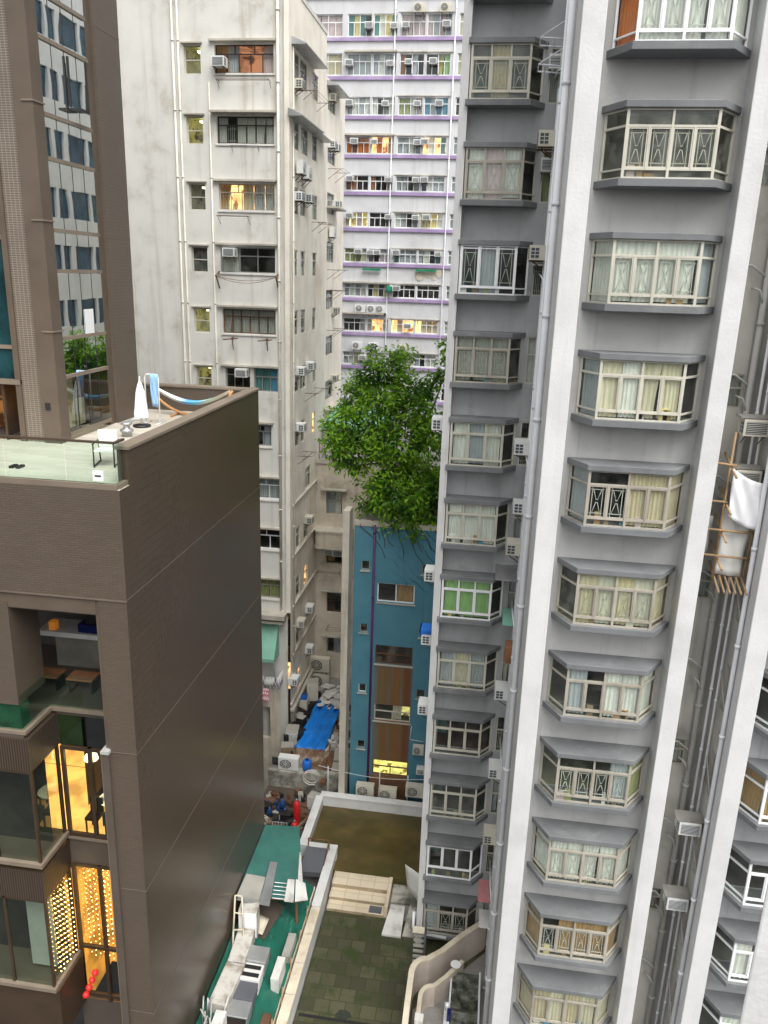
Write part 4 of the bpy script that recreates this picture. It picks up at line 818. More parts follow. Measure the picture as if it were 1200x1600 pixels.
MT['deck'] = tiles('timber look terrace tile', (.68, .63, .54), (.40, .36, .30), 1.2, .15, .35, .008, .18, .5, .2, (.3, .27, .22), .3, .5, True)
MT['rail_brown'] = paint('bronze handrail', (.12, .085, .06), .35, .1, metal=.4)
MT['bronze'] = paint('bronze cladding', (.075, .05, .032), .4, .15, metal=.3)
MT['ribbed'] = tiles('ribbed bronze panel', (.085, .06, .042), (.02, .014, .01), .07, 50, .4, .02, .1, 0, .6)
MT['gold_wall'] = litroom('gold lit panelling', (.85, .38, .07), .7, False)
FS = F_S(16.5); XR = -8.3
# blind side wall with joints
m = MB(F_E(XR)); m.wall(16.5, 27.4, -32, -4.9, []); m.build('side_wall', 'tile_side', HB)
for z in (-7.6, -11.8, -16.0, -20.2): m = MB(F_E(XR)); m.box(16.5, 27.4, 0, .006, z-.008, z+.008); m.build('wall_joint', 'joint', HB)
m = MB(); m.face([(-30, 27.4, -32), (XR, 27.4, -32), (XR, 27.4, -4.9), (-30, 27.4, -4.9)]); m.face([(-30, 16.5, -32), (-30, 27.4, -32), (-30, 27.4, -4.9), (-30, 16.5, -4.9)]); m.build('rear_wall', 'tile_side', HB)
# parapets and terrace
m = MB(); m.box(-8.58, XR, 17.05, 27.4, -4.9, -4.06); m.build('parapet', 'tile_side', HB)
m = MB(); m.box(-12.7, -8.58, 27.12, 27.4, -4.9, -4.06); m.build('parapet', 'tile_front', HB)
m = MB(); m.prism([(-8.64, 17.0), (-8.26, 17.0), (-8.26, 27.44), (-12.74, 27.44), (-12.74, 27.06), (-8.64, 27.06)], -4.06, -3.98); m.build('coping', 'coping', HB, .01)
m = MB(); m.box(-30, XR-.02, 16.53, 27.38, -5.1, -4.9); m.build('terrace_floor', 'deck', HB)
GR = thing('glass_balustrade', (-12, 16.6, -4.9), 'green tinted glass balustrade with bronze handrail along the terrace edge', 'balustrade')
m = MB(); m.box(-30, -8.36, 16.52, 16.66, -4.9, -4.78); m.box(-8.45, -8.34, 16.66, 17.04, -4.9, -4.78); m.build('base_kerb', 'coping', GR)
for a, b in ((-8.40, -9.6), (-9.62, -11.1), (-11.12, -12.7), (-12.72, -14.4), (-14.42, -16.5)): m = MB(); m.box(b, a, 16.585, 16.60, -4.78, -3.84); m.build('glass_panel', 'glass_rail', GR)
m = MB(); m.box(-8.41, -8.395, 16.61, 17.04, -4.78, -3.84); m.build('glass_panel', 'glass_rail', GR)
m = MB(); m.box(-30, -8.36, 16.56, 16.63, -3.84, -3.79); m.box(-8.43, -8.36, 16.63, 17.04, -3.84, -3.79); m.build('handrail', 'rail_brown', GR)
# front: fluted band, lintel, pillars
m = MB(FS); m.wall(-30, XR, -7.62, -4.9, []); m.build('front_band', 'tile_front', HB)
m = MB(FS); m.box(-30, XR+.01, 0, .012, -7.65, -7.615); m.build('wall_joint', 'joint', HB)
m = MB(); m.box(-30, -9.12, 16.54, 17.0, -8.05, -7.63); m.build('lintel', 'stone_brown', HB)
m = MB(); m.box(-9.02, XR-.003, 16.51, 18.2, -32, -7.63); m.build('corner_pillar', 'tile_front', HB)
m = MB(); m.box(-9.14, -9.02, 16.56, 18.2, -11.8, -7.63); m.build('pillar_return', 'stone_brown', HB)
for z in (-11.8, -16.0, -20.2): m = MB(FS); m.box(-9.0, XR+.01, -.006, .004, z-.012, z+.012); m.build('wall_joint', 'joint', HB)
m = MB(); m.box(-13.2, -11.4, 16.52, 17.75, -10.75, -7.9); m.build('column', 'tile_front', HB)
m = MB(); m.box(-14, -9.0, 16.6, 21.5, -8.1, -7.95); m.build('balcony_ceiling', 'stone_dark', HB)
m = MB(); m.box(-14, -9.0, 17.85, 21.5, -11.75, -11.6); m.box(-14, -11.36, 16.52, 17.85, -11.75, -11.6); m.build('balcony_floor', 'stone_dark', HB)
m = MB(); m.face([(-14, 21.4, -12), (-9, 21.4, -12), (-9, 21.4, -8), (-14, 21.4, -8)]); m.face([(-9.03, 18.2, -12), (-9.03, 21.4, -12), (-9.03, 21.4, -8), (-9.03, 18.2, -8)]); m.build('balcony_back_wall', 'room_dark', HB)
t = thing('balcony_glass_rail', (-11, 17.8, -11.6), 'dark green glass rail around the recessed restaurant balcony', 'balustrade')
m = MB(); m.box(-11.36, -9.14, 17.80, 17.82, -11.5, -10.5); m.build('glass_panel', 'glass_rail', t); m = MB(); m.box(-11.38, -11.36, 16.55, 17.82, -11.5, -10.5); m.build('glass_panel', 'glass_rail', t); m = MB(); m.box(-14, -11.4, 16.55, 16.57, -11.5, -10.6); m.build('glass_panel', 'glass_rail', t)
m = MB(); m.box(-11.4, -9.14, 17.74, 17.88, -11.6, -11.5); m.box(-11.44, -11.28, 16.5, 17.74, -11.6, -11.5); m.box(-14, -11.44, 16.5, 16.62, -11.6, -11.5); m.build('base_kerb', 'coping', t)
t = thing('long_table', (-10, 19.3, -11.6), 'long table with pale edge in the dark restaurant balcony', 'table')
m = MB(); m.box(-12.6, -10.2, 19.5, 20.4, -10.3, -10.15); m.build('table_top', 'white_sheet', t); m = MB(); m.box(-12.5, -10.3, 20.2, 20.3, -11.6, -10.3); m.build('panel', 'room', t)
for x, lb in ((-12.0, 'left wooden bench seat in the dark restaurant balcony'), (-10.95, 'right wooden bench seat in the dark restaurant balcony')):
    t = thing('bench_seat', (x, 19.0, -11.6), lb, 'bench'); m = MB(); m.box(x-.42, x+.36, 18.7, 19.2, -11.2, -11.14); m.build('seat', 'rust_orange', t)
    for dx in (-.36, .3): m = MB(); m.box(x+dx-.03, x+dx+.03, 18.75, 19.15, -11.6, -11.2); m.build('leg', 'frame_black', t)
t = thing('stacked_panels', (-10, 19.8, -10.5), 'dark blue and black boxes piled on the balcony table', 'boxes'); m = MB(); m.box(-11.4, -10.2, 19.6, 20.2, -10.15, -9.9); m.build('panel', MT.setdefault('navy', paint('navy plastic', (.01, .015, .09), .3, .2)), t); m = MB(); m.box(-11.2, -10.25, 19.7, 20.3, -9.9, -9.6); m.build('box', 'frame_black', t)
m = MB(); m.box(-12.3, -12.1, 19.6, 19.8, -10.15, -9.9); tag(m.build('amber_lantern', emit('amber lantern', (.7, .25, .03), .12)), 'small amber box standing on left end of the balcony table', 'lantern')
MT['hedge'] = paint('green artificial hedge', (.01, .12, .05), .8, .5, (.005, .04, .02), .6, 0, 18, 1.0, dscale=6)
m = MB(); m.box(-14, -11.5, 16.7, 17.1, -11.6, -10.85); o = m.build('planter_hedge', 'hedge'); tag(o, 'bright green artificial hedge behind the lower left glass rail', 'hedge')
# projecting glass boxes at left
def gbox(z0, z1, x1=-11.2):
    m = MB(); m.box(-14, x1, 16.45, 16.62, z1, z1+.95); m.box(x1-.12, x1, 16.62, 17.85, z1, z1+.95); m.build('ribbed_panel', 'ribbed', HB)
    m = MB(); m.box(-14, x1+.05, 16.38, 17.85, z0-.12, z0); m.build('box_sill', 'coping', HB)
    w = MB(); w.box(x1-.09, x1-.02, 16.46, 16.54, z0, z1); w.box(-12.5, -12.43, 16.46, 16.54, z0, z1); w.box(-14, x1-.09, 16.46, 16.54, z1-.08, z1); w.box(x1-.09, x1-.02, 17.7, 17.8, z0, z1); f = w.build('box_window', 'bronze', HB)
    p = MB(); p.face([(-14, 16.5, z0), (x1-.05, 16.5, z0), (x1-.05, 16.5, z1), (-14, 16.5, z1)]); p.face([(x1-.05, 16.5, z0), (x1-.05, 17.8, z0), (x1-.05, 17.8, z1), (x1-.05, 16.5, z1)]); p.build('pane', 'glass_dark', f)
    return f
gbox(-15.5, -12.65); gbox(-19.75, -16.75)
m = MB(); m.box(-14, -11.1, 16.46, 17.85, -21.6, -19.87); m.build('box_base', 'bronze', HB)
m = MB(); m.face([(-14, 21, -12.7), (-9.1, 21, -12.7), (-9.1, 21, -15.7), (-14, 21, -15.7)]); m.face([(-14, 17.9, -15.72), (-9.1, 17.9, -15.72), (-9.1, 21, -15.72), (-14, 21, -15.72)]); m.build('lit_room', MT.setdefault('restaurant', litroom('restaurant glow', (1.0, .50, .13), 1.2, False)), HB)
m = MB(); m.face([(-11.32, 19.2, -12.6), (-11.32, 21, -12.6), (-11.32, 21, -15.7), (-11.32, 19.2, -15.7)]); m.build('room_partition', 'room_dark', HB)
m = MB(); m.face([(-14, 17.3, -12.6), (-11.35, 17.3, -12.6), (-11.35, 17.3, -15.6), (-14, 17.3, -15.6)]); m.build('box_backing', 'room_dark', HB)
m = MB(); m.box(-12.2, -11.45, 17.0, 17.1, -19.6, -16.85); m.build('white_blind', 'white_sheet', HB)
m = MB(); m.face([(-14, 17.6, -16.6), (-11.35, 17.6, -16.6), (-11.35, 17.6, -19.8), (-14, 17.6, -19.8)]); m.build('box_backing', 'room_dark', HB)
# recessed shopfront glazing between the boxes and the fin
def front(z0, z1, rails, lab):
    m = MB(F_S(17.9))
    for x in (-11.15, -10.35, -9.42): m.box(x-.05, x+.05, 0, .1, z0, z1)
    for z in rails: m.box(-11.1, -9.4, -.01, .09, z-.05, z+.05)
    f = m.build('shopfront', 'bronze', HB); m = MB(F_S(17.88)); m.face([(-11.2, 0, z0), (-9.4, 0, z0), (-9.4, 0, z1), (-11.2, 0, z1)]); m.build('pane', 'glass_dark', f)
front(-15.65, -12.72, (-12.77, -15.6), ''); front(-21.6, -16.6, (-16.65, -19.6, -21.4), '')
m = MB(); m.box(-11.3, -9.1, 17.86, 17.95, -12.7, -11.75); m.build('spandrel', 'glass_teal', HB); m = MB(); m.box(-11.3, -9.1, 17.86, 17.95, -16.6, -15.7); m.build('spandrel', 'stone_dark', HB)
m = MB(); m.box(-11.2, -9.4, 17.78, 17.9, -15.74, -15.66); m.build('box_sill', 'coping', HB)
m = MB(); m.box(-9.2, -9.02, 16.42, 17.95, -32, -11.82); m.build('fin', 'stone_dark', HB); m = MB(); m.box(-9.22, -8.99, 16.38, 17.3, -11.82, -11.74); m.build('fin_cap', 'pipe_grey', HB)
m = MB(); m.box(-9.225, -9.2, 16.40, 16.44, -32, -11.82); m.build('fin_edge', 'joint', HB)
m = MB(); m.face([(-14, 19.6, -16.6), (-9.1, 19.6, -16.6), (-9.1, 19.6, -22), (-14, 19.6, -22)]); m.build('lit_wall', 'gold_wall', HB)
m = MB(); m.face([(-11.2, 17.95, -16.6), (-11.2, 19.6, -16.6), (-11.2, 19.6, -22), (-11.2, 17.95, -22)]); m.build('lit_side_wall', 'gold_wall', HB)
t = thing('fairy_light_curtain', (-10.2, 18.6, -19.6), 'curtain of warm fairy lights glowing behind the lower shopfront glass', 'string lights')
MT['bulb'] = emit('fairy bulb', (1.0, .62, .2), 9.0)
bm_ = MB(); wr = MB(); lr = random.Random(5)
def bead(m, x, y, z, r):
    n = len(m.v); m.v += [(x+r, y, z), (x-r, y, z), (x, y+r, z), (x, y-r, z), (x, y, z+r), (x, y, z-r)]
    for q in ((0,2,4),(2,1,4),(1,3,4),(3,0,4),(2,0,5),(1,2,5),(3,1,5),(0,3,5)): m.f.append(tuple(n+i for i in q)); m.sm.append(False)
for i in range(12):
    x = -11.1+i*.145
    for y in (18.3, 19.1): 
        wr.bar((x, y, -16.7), (x, y, -20.4), .008)
        for j in range(20): bead(bm_, x+lr.uniform(-.02, .02), y, -16.8-j*.185-(i % 2)*.09+lr.uniform(-.03, .03), .02)
for i in range(6):
    for j in range(16): bead(bm_, -11.16, 16.75+i*.17, -16.9-j*.17-(i % 2)*.08, .02)
wr.build('wire', 'bronze', t); o = bm_.build('bulb', 'bulb', t); o['kind'] = 'stuff'
t = thing('orange_armchair', (-9.9, 19.6, -15.7), 'orange armchair in the lit restaurant window', 'chair'); m = MB(); m.box(-10.1, -9.6, 19.2, 19.7, -15.7, -15.25); m.build('seat', 'room_lit_orange', t); m = MB(); m.box(-10.1, -9.6, 19.7, 19.85, -15.5, -14.6); m.build('backrest', 'room_lit_orange', t)  # seat and back glow by themselves to look lamplit
t = thing('round_table', (-10.2, 18.7, -15.7), 'round pale table in the lit restaurant window', 'table'); m = MB(); m.lathe((-10.3, 18.75, -15.0), [(.36, 0), (.38, .03), (.36, .05)], 18); m.build('table_top', 'room_lit_white', t); m = MB(); m.lathe((-10.3, 18.75, -15.7), [(.2, 0), (.04, .05), (.04, .7)], 10); m.build('leg', 'frame_black', t)  # table top glows by itself to look lamplit
for i, (x, y, lb) in enumerate(((-10.75, 18.6, 'left pendant lamp glowing in the restaurant window'), (-10.1, 19.4, 'middle pendant lamp glowing in the restaurant window'), (-9.6, 18.6, 'right pendant lamp glowing in the restaurant window'))):
    t = thing('pendant_lamp', (x, y, -13.4), lb, 'lamp', 'restaurant pendant lamps'); m = MB(); m.lathe((x, y, -13.6), [(.2, 0), (.17, .12), (.04, .2)], 14); m.build('shade', MT.setdefault('shade', emit('glowing lamp shade', (1.0, .8, .5), 4)), t); m = MB(); m.bar((x, y, -13.4), (x, y, -12.6), .02); m.build('cord', 'frame_black', t)
for i, (x, y) in enumerate(((-10.8, 19.3), (-9.75, 18.9), (-10.6, 18.25))):
    t = thing('dining_chair', (x, y, -15.7), ('dark dining chair at the back of the lit restaurant', 'dark dining chair by the round restaurant table', 'dark dining chair nearest the restaurant glass')[i], 'chair', 'restaurant dining chairs'); m = MB(); m.box(x-.2, x+.2, y-.2, y+.2, -15.28, -15.2); m.build('seat', 'frame_dark', t); m = MB(); m.box(x-.2, x+.2, y+.16, y+.2, -15.2, -14.75); m.build('backrest', 'frame_dark', t)
    for dx in (-.17, .17):
        for dy in (-.17, .17): m = MB(); m.box(x+dx-.02, x+dx+.02, y+dy-.02, y+dy+.02, -15.7, -15.28); m.build('leg', 'frame_dark', t)
t = thing('dark_sofa', (-9.8, 18.3, -15.7), 'dark sofa below the lit restaurant window', 'sofa'); m = MB(); m.box(-10.2, -9.4, 18.05, 18.5, -15.7, -15.3); m.build('seat', 'room_dark', t); m = MB(); m.box(-10.2, -9.4, 18.0, 18.12, -15.3, -14.95); m.build('backrest', 'room_dark', t)
m = MB(); m.box(-11.3, -9.1, 17.86, 17.95, -32, -21.62); m.build('base_wall', 'stone_dark', HB)
t = thing('red_lantern_string', (-10.7, 17.4, -21), 'string of small red lanterns at lower left corner', 'lanterns')
for i in range(4): m = MB(); m.lathe((-10.45-.12*i, 17.3, -19.95-.3*i), [(.03, -.1), (.09, -.05), (.1, 0), (.09, .05), (.03, .1)], 10); m.build('lantern', MT.setdefault('red_lamp', emit('red lantern', (.55, .02, .02), .25)), t)
# ---- tower on the terrace
FT = F_E(-12.1); ZT2 = 16
m = MB(); m.box(-12.62, -12.1, 20.8, 21.32, -4.9, ZT2); m.build('corner_pier', 'stone_brown', HB, .01)
for z in (6.6, 3.75, .88, -2.0): m = MB(); m.box(-12.4, -12.07, 20.77, 21.34, z+.2, z+.24); m.build('pier_joint', 'coping', HB)
m = MB(); m.box(-13.2, -12.62, 20.88, 21.3, -4.9, ZT2); m.build('mosaic_pier', 'tile_pale', HB)
m = MB(); m.box(-13.36, -13.2, 20.82, 21.3, -4.9, ZT2); m.build('front_pier', 'stone_brown', HB)
m = MB(); m.box(-13.0, -12.16, 23.87, 24.28, -4.9, ZT2); m.build('side_pier', 'stone_brown', HB)
m = MB(); m.box(-30, -12.08, 24.28, 25.9, -4.9, ZT2); m.build('end_pier', 'tile_tower', HB)
for z in (-2.05, .85, 3.7, 6.6): m = MB(F_E(-12.08)); m.box(24.29, 25.9, 0, .006, z-.02, z+.02); m.build('pier_joint', 'joint', HB)
m = MB(); m.box(-30, -12.6, 21.3, 24.28, 12, ZT2); m.build('upper_storey', 'tile_tower', HB)
lev = [-4.72, -3.07, -2.0, -.18, .88, 2.68, 3.75, 5.55, 6.6, 8.4, 9.5, 12]
for i in range(len(lev)-1):
    a, b = lev[i], lev[i+1]; m = MB(F_E(-12.14))
    m.box(21.33, 23.87, 0, .05, a-.05, a+.05); nsp = (21.95, 22.6, 23.25)
    f = m.build('window_ledge', 'coping', HB)
    m = MB(F_E(-12.14)); m.face([(21.3, 0, a), (23.87, 0, a), (23.87, 0, b), (21.3, 0, b)]); m.build('pane', 'glass_dark' if i == 0 else 'glass_mirror', f)
    for y in nsp: m = MB(F_E(-12.14)); m.box(y-.012, y+.012, -.02, .006, a+.05, b-.05); m.build('mullion', 'frame_black', f)
m = MB(); m.box(-15, -12.9, 21.3, 23.9, -4.9, -4.85); m.face([(-14, 21.3, -4.9), (-14, 23.9, -4.9), (-14, 23.9, 12), (-14, 21.3, 12)]); m.build('tower_interior', 'room_dark', HB)
each(HB, 'leaning_board', 'cur_beige', F_E(-12.6), [(21.9, 22.5, 0, .02, -4.7, -3.2), (22.6, 23.1, 0, .02, -4.7, -3.9)])
m = MB(F_E(-12.13)); m.box(22.7, 23.2, 0, .01, -1.95, -1.25); m.build('white_board', 'frame_white', HB)
m = MB(F_E(-12.11)); m.box(22.66, 22.72, 0, .05, 4.15, 5.4); m.box(23.16, 23.22, .25, .3, 4.1, 5.35); m.box(22.7, 23.2, .0, .28, 4.08, 4.14); m.build('open_sash', 'frame_black', HB)
m = MB(); m.face([(-13.4, 21.6, 5.45), (-12.4, 21.6, 5.45), (-12.4, 23.6, 5.45), (-13.4, 23.6, 5.45)]); m.build('ceiling_light', emit('warm ceiling light', (1, .55, .15), 10), HB)
F2 = F_S(20.95)
each(HB, 'front_ledge', 'coping', F2, [(-20, -13.36, 0, .1, -2.3, -2.2), (-20, -13.36, 0, .1, .6, .72), (-20, -13.2, 0, .16, -3.28, -3.14)])
m = MB(F2); m.face([(-20, -.02, -2.2), (-13.36, -.02, -2.2), (-13.36, -.02, .6), (-20, -.02, .6)]); m.face([(-20, -.02, .72), (-13.36, -.02, .72), (-13.36, -.02, 12), (-20, -.02, 12)]); m.build('front_glazing', MT.setdefault('teal_panel', paint('teal solar glass', (.018, .062, .07), .08, .4, (.006, .02, .025), .6, 0, 0, 0, dscale=.8)), HB)
m = MB(F2); m.box(-20, -13.36, -.1, .02, -3.14, -2.3); m.build('front_spandrel', 'teal_panel', HB)
m = MB(F2); m.room(-20, -13.2, -3.14, 12, -.12, 2.5); m.build('tower_interior', 'room_dark', HB)
m = MB(F2); m.room(-16, -13.1, -4.9, -3.28, -.05, 1.6); m.build('terrace_room', MT.setdefault('amber_room', litroom('amber lit room', (.30, .13, .03), .35)), HB)
each(HB, 'door_frame', 'bronze', F2, [(x, x+.07, -.02, .06, -4.9, -3.28) for x in (-13.27, -13.85, -14.5)])
m = MB(); m.lathe((-13.55, 21.6, -4.25), [(.26, 0), (.2, .3), (.08, .62), (.03, .8)], 10); tag(m.build('orange_parasol', emit('glowing orange cloth', (.85, .33, .03), .5)), 'amber cloth cone glowing inside the terrace room', 'lamp')  # orange cloth cone with an added glow, not a lamp
m = MB(); m.box(-12.5, -12.35, 20.78, 20.86, -3.95, -3.75); m.build('wall_lamp', 'frame_black', HB)
# ---- terrace furniture
def lounge_chair(x, y, rz):
    t = thing('deck_chair', (x, y, -4.9), 'pale deck chair with black frame behind the glass balustrade', 'chair')
    c, s_ = math.cos(rz), math.sin(rz); G = lambda u, d, z: (x+u*c-d*s_, y+u*s_+d*c, z-4.9)
    m = MB(G); m.prism([(-.24, -.28), (.24, -.28), (.24, .3), (-.24, .3)], .40, .44, [.44, .44, .40, .40]); m.build('seat', 'cur_white', t)
    m = MB(G); m.prism([(-.24, .30), (.24, .30), (.24, .34), (-.24, .34)], .42, .86); m.build('backrest', 'cur_white', t)
    for u in (-.25, .25):
        m = MB(G); m.bar((u, -.28, 0), (u, -.26, .6), .03); m.bar((u, .45, 0), (u, .3, .6), .03); m.bar((u, -.3, .6), (u, .36, .6), .035); m.bar((u, -.28, .03), (u, .45, .03), .03); m.build('leg_frame', 'frame_black', t)
lounge_chair(-9.72, 18.75, .25)
def flute(m, c, prof, n=40):
    b = len(m.v)
    for r_, z in prof:
        for k in range(n): a = 2*math.pi*k/n; q = r_*(1+.22*math.cos(8*a+z*1.5)); m.v.append((c[0]+q*math.cos(a), c[1]+q*math.sin(a), c[2]+z))
    for i in range(len(prof)-1):
        for k in range(n): m.f.append((b+i*n+k, b+i*n+(k+1) % n, b+(i+1)*n+(k+1) % n, b+(i+1)*n+k)); m.sm.append(True)
t = thing('closed_parasol', (-11.1, 23.9, -4.9), 'closed white parasol standing by the tower corner on the terrace', 'parasol')
m = MB(); flute(m, (-11.1, 23.9, -4.6), [(.19, 0), (.2, .12), (.16, .45), (.12, .8), (.075, 1.0), (.03, 1.15)]); m.build('canopy', 'white_cloth', t); m = MB(); m.tube([(-11.1, 23.9, -4.9), (-11.1, 23.9, -3.3)], .02); m.build('pole', 'frame_white', t); m = MB(); m.lathe((-11.1, 23.9, -4.9), [(.28, 0), (.28, .06), (.05, .09)], 14); m.build('base', 'frame_black', t)
t = thing('towel_rack', (-11.0, 24.6, -4.9), 'white tube towel rack beside closed parasol on the terrace', 'rack')
m = MB(); m.tube([(-11.2, 24.5, -4.9), (-11.2, 24.5, -3.4), (-11.15, 24.5, -3.3), (-10.8, 24.5, -3.3), (-10.75, 24.5, -3.4), (-10.75, 24.5, -4.9)], .025, 8); m.build('tube_frame', 'frame_white', t)
for x in (-11.2, -10.75): m = MB(); m.tube([(x, 24.2, -4.87), (x, 24.85, -4.87)], .02, 6); m.build('foot', 'frame_white', t)
sheet('blue_towel', (-11.02, 24.46, -3.28), (-10.74, 24.46, -3.28), (-10.76, 24.44, -4.35), (-10.98, 24.44, -4.3), MT.setdefault('sky_cloth', cloth('pale blue towel', (.30, .50, .75))), 'pale blue towel hung on the white tube rack', 'towel', .03, 8, 0)
t = thing('roof_vent', (-10.85, 22.3, -4.9), 'grey squat vent cowl on the terrace floor beside tower window', 'vent'); m = MB(); m.lathe((-10.85, 22.3, -4.9), [(.15, 0), (.15, .15), (.2, .16), (.2, .22), (.1, .25), (.1, .36), (.18, .38), (.13, .44)], 14); m.build('cowl', 'steel', t); m = MB(); m.tube([(-10.85, 22.3, -4.5), (-10.65, 22.45, -4.38), (-10.45, 22.5, -4.4)], .05, 8); m.build('spout', 'steel', t)
t = thing('hammock', (-10.3, 26.2, -4.9), 'blue and white hammock on a curved wooden stand at the terrace end', 'hammock')
m = MB(); m.tube([(-11.75+2.9*i/16, 26.2, -3.95-.90*math.sin(math.pi*i/16)**.6) for i in range(17)], .05, 8); m.build('wooden_arc', MT.setdefault('ash_wood', paint('bent ash wood', (.48, .24, .09), .45, .2)), t)
for x in (-10.9, -9.7): m = MB(); m.tube([(x, 25.75, -4.86), (x, 26.65, -4.86)], .04, 8); m.build('foot', 'ash_wood', t)
def ham():
    m = MB(); n = 20
    for i in range(n+1):
        s = i/n; w = .05+.17*math.sin(math.pi*s)
        for j in range(7): q = j/6-.5; m.v.append((-11.65+2.7*s, 26.2+q*2*w, -4.05-.46*math.sin(math.pi*s)+.25*abs(q)))
    for i in range(n):
        for j in range(6): o = i*7+j; m.f.append((o, o+1, o+8, o+7)); m.sm.append(True)
    return m
mh, nt, b = new_mat('striped hammock cloth'); s_ = nt.nodes.new("ShaderNodeSeparateXYZ"); nt.links.new(objco(nt), s_.inputs[0]); cr_ = nt.nodes.new("ShaderNodeValToRGB"); e = cr_.color_ramp
rr = nt.nodes.new("ShaderNodeMapRange"); rr.inputs['From Min'].default_value = -1.4; rr.inputs['From Max'].default_value = 1.4; nt.links.new(s_.outputs[0], rr.inputs[0]); nt.links.new(rr.outputs[0], cr_.inputs[0])
e.elements[0].color = (.8, .78, .74, 1); e.elements[1].color = (.75, .6, .5, 1)
for p_, c_ in ((.3, (.6, .7, .75, 1)), (.42, (.08, .3, .7, 1)), (.55, (.1, .45, .7, 1)), (.7, (.55, .72, .65, 1))): q = e.elements.new(p_); q.color = c_
nt.links.new(cr_.outputs[0], b.inputs['Base Color']); MT['hammock'] = mh
ham().build('fabric', 'hammock', t)
t = thing('notice_plate', (-8.75, 16.57, -4.75), 'small white notice on the glass balustrade corner', 'notice'); m = MB(); m.box(-8.95, -8.7, 16.565, 16.58, -4.72, -4.48); m.build('plate', 'frame_white', t); m = MB(); m.box(-8.9, -8.75, 16.56, 16.564, -4.62, -4.58); m.build('mark', 'frame_black', t)
t = thing('black_sandals', (-11.7, 17.9, -4.9), 'pair of black sandals lying on the terrace floor behind glass', 'sandals'); 
for x in (-11.78, -11.6): m = MB(); m.box(x-.05, x+.05, 17.8, 18.06, -4.9, -4.84); m.build('sandal', 'frame_black', t)
# ================================================================ courtyards, parapets and the junk in the alley
MT['moss'] = tiles('mossy paving', (.090, .086, .048), (.032, .034, .016), .58, .58, .38, .02, .5, .5, .25, (.030, .045, .012), 1.0, .5, True, dscale=1.3)
MT['wet_floor'] = paint('wet mossy screed', (.125, .088, .028), .28, .25, (.06, .055, .018), .9, 0, 6, .1, dscale=.5, dlo=.4, dhi=.7)
MT['parapet_white'] = paint('white parapet paint', (.66, .66, .65), .7, .08, (.35, .33, .29), .45, .25, 8, .2)
MT['cap_cream'] = paint('cream cap stone', (.66, .59, .46), .7, .1, (.34, .26, .16), .6, .2, 8, .2, dscale=1.5)
MT['pink_wall'] = paint('pale pink plaster', (.58, .51, .44), .75, .1, (.32, .27, .22), .5, .35, 8, .25)
MT['step'] = tiles('cream step tile', (.66, .57, .42), (.36, .3, .22), .60, .60, .5, .012, .1, 0, .2, (.4, .33, .22), .4, .5, True)
MT['canvas_green'] = paint('torn green roof cover', (.010, .17, .105), .45, .3, (.10, .27, .20), .55, 0, 5, .3, dscale=2.2, dlo=.5, dhi=.7)
def canvas_mat():
    m, nt, b = new_mat('torn green roof cover'); v = objco(nt)
    c = mix(nt, ramp(nt, nz(nt, v, .9, 5), .3, .7), (.012, .13, .088), (.013, .085, .058))
    s = mul(nt, ramp(nt, nz(nt, v, 2.0, 6, .7, (5, .45, 1)), .56, .70), ramp(nt, nz(nt, v, .5, 2), .35, .65))
    c = mix(nt, mul(nt, s, .7), c, (.16, .36, .29)); c = mix(nt, mul(nt, ramp(nt, nz(nt, v, 1.1, 6, .65), .62, .70), .8), c, (.03, .05, .035))
    nt.links.new(c, b.inputs['Base Color']); b.inputs['Roughness'].default_value = .35; bump(nt, b, nz(nt, v, 4, 5, .6, (3, .6, 1)), .4, .03); return m
MT['canvas_green'] = canvas_mat()
MT['sheet_green'] = paint('green metal sheet', (.045, .155, .13), .45, .15, (.08, .17, .15), .5, 0, 0, 0, dscale=2)
MT['tarp_blue'] = paint('blue tarpaulin', (.01, .20, .66), .4, .15, (.005, .1, .4), .5, 0, 6, .4, dscale=1.5)
MT['plastic_white'] = paint('dirty white plastic', (.62, .61, .58), .5, .12, (.22, .19, .15), .7, .3, 9, .6, dscale=1.6)
MT['rust_sheet'] = paint('rusted corrugated iron', (.36, .30, .22), .6, .3, (.13, .06, .03), .85, .5, 0, 0, dscale=1.6, dlo=.4, dhi=.6)
MT['cardboard'] = paint('wet cardboard', (.30, .22, .14), .9, .2, (.15, .1, .06), .5)
MT['red_steel'] = paint('red cylinder paint', (.55, .02, .02), .35, .15, (.2, .01, .01), .4)
MT['blue_water'] = paint('blue water bottle', (.02, .06, .18), .2, .3)
MT['grey_panel'] = paint('grey laminate panel', (.36, .35, .31), .6, .12, (.2, .18, .14), .5, .2)
MT['slate_panel'] = paint('slate grey panel', (.10, .105, .12), .5, .12, (.16, .15, .14), .3)
MT['stone_wall'] = paint('mouldy rubble wall', (.48, .46, .40), .8, .25, (.08, .08, .06), .85, .4, 6, .5, dscale=1.4, dlo=.42, dhi=.62)
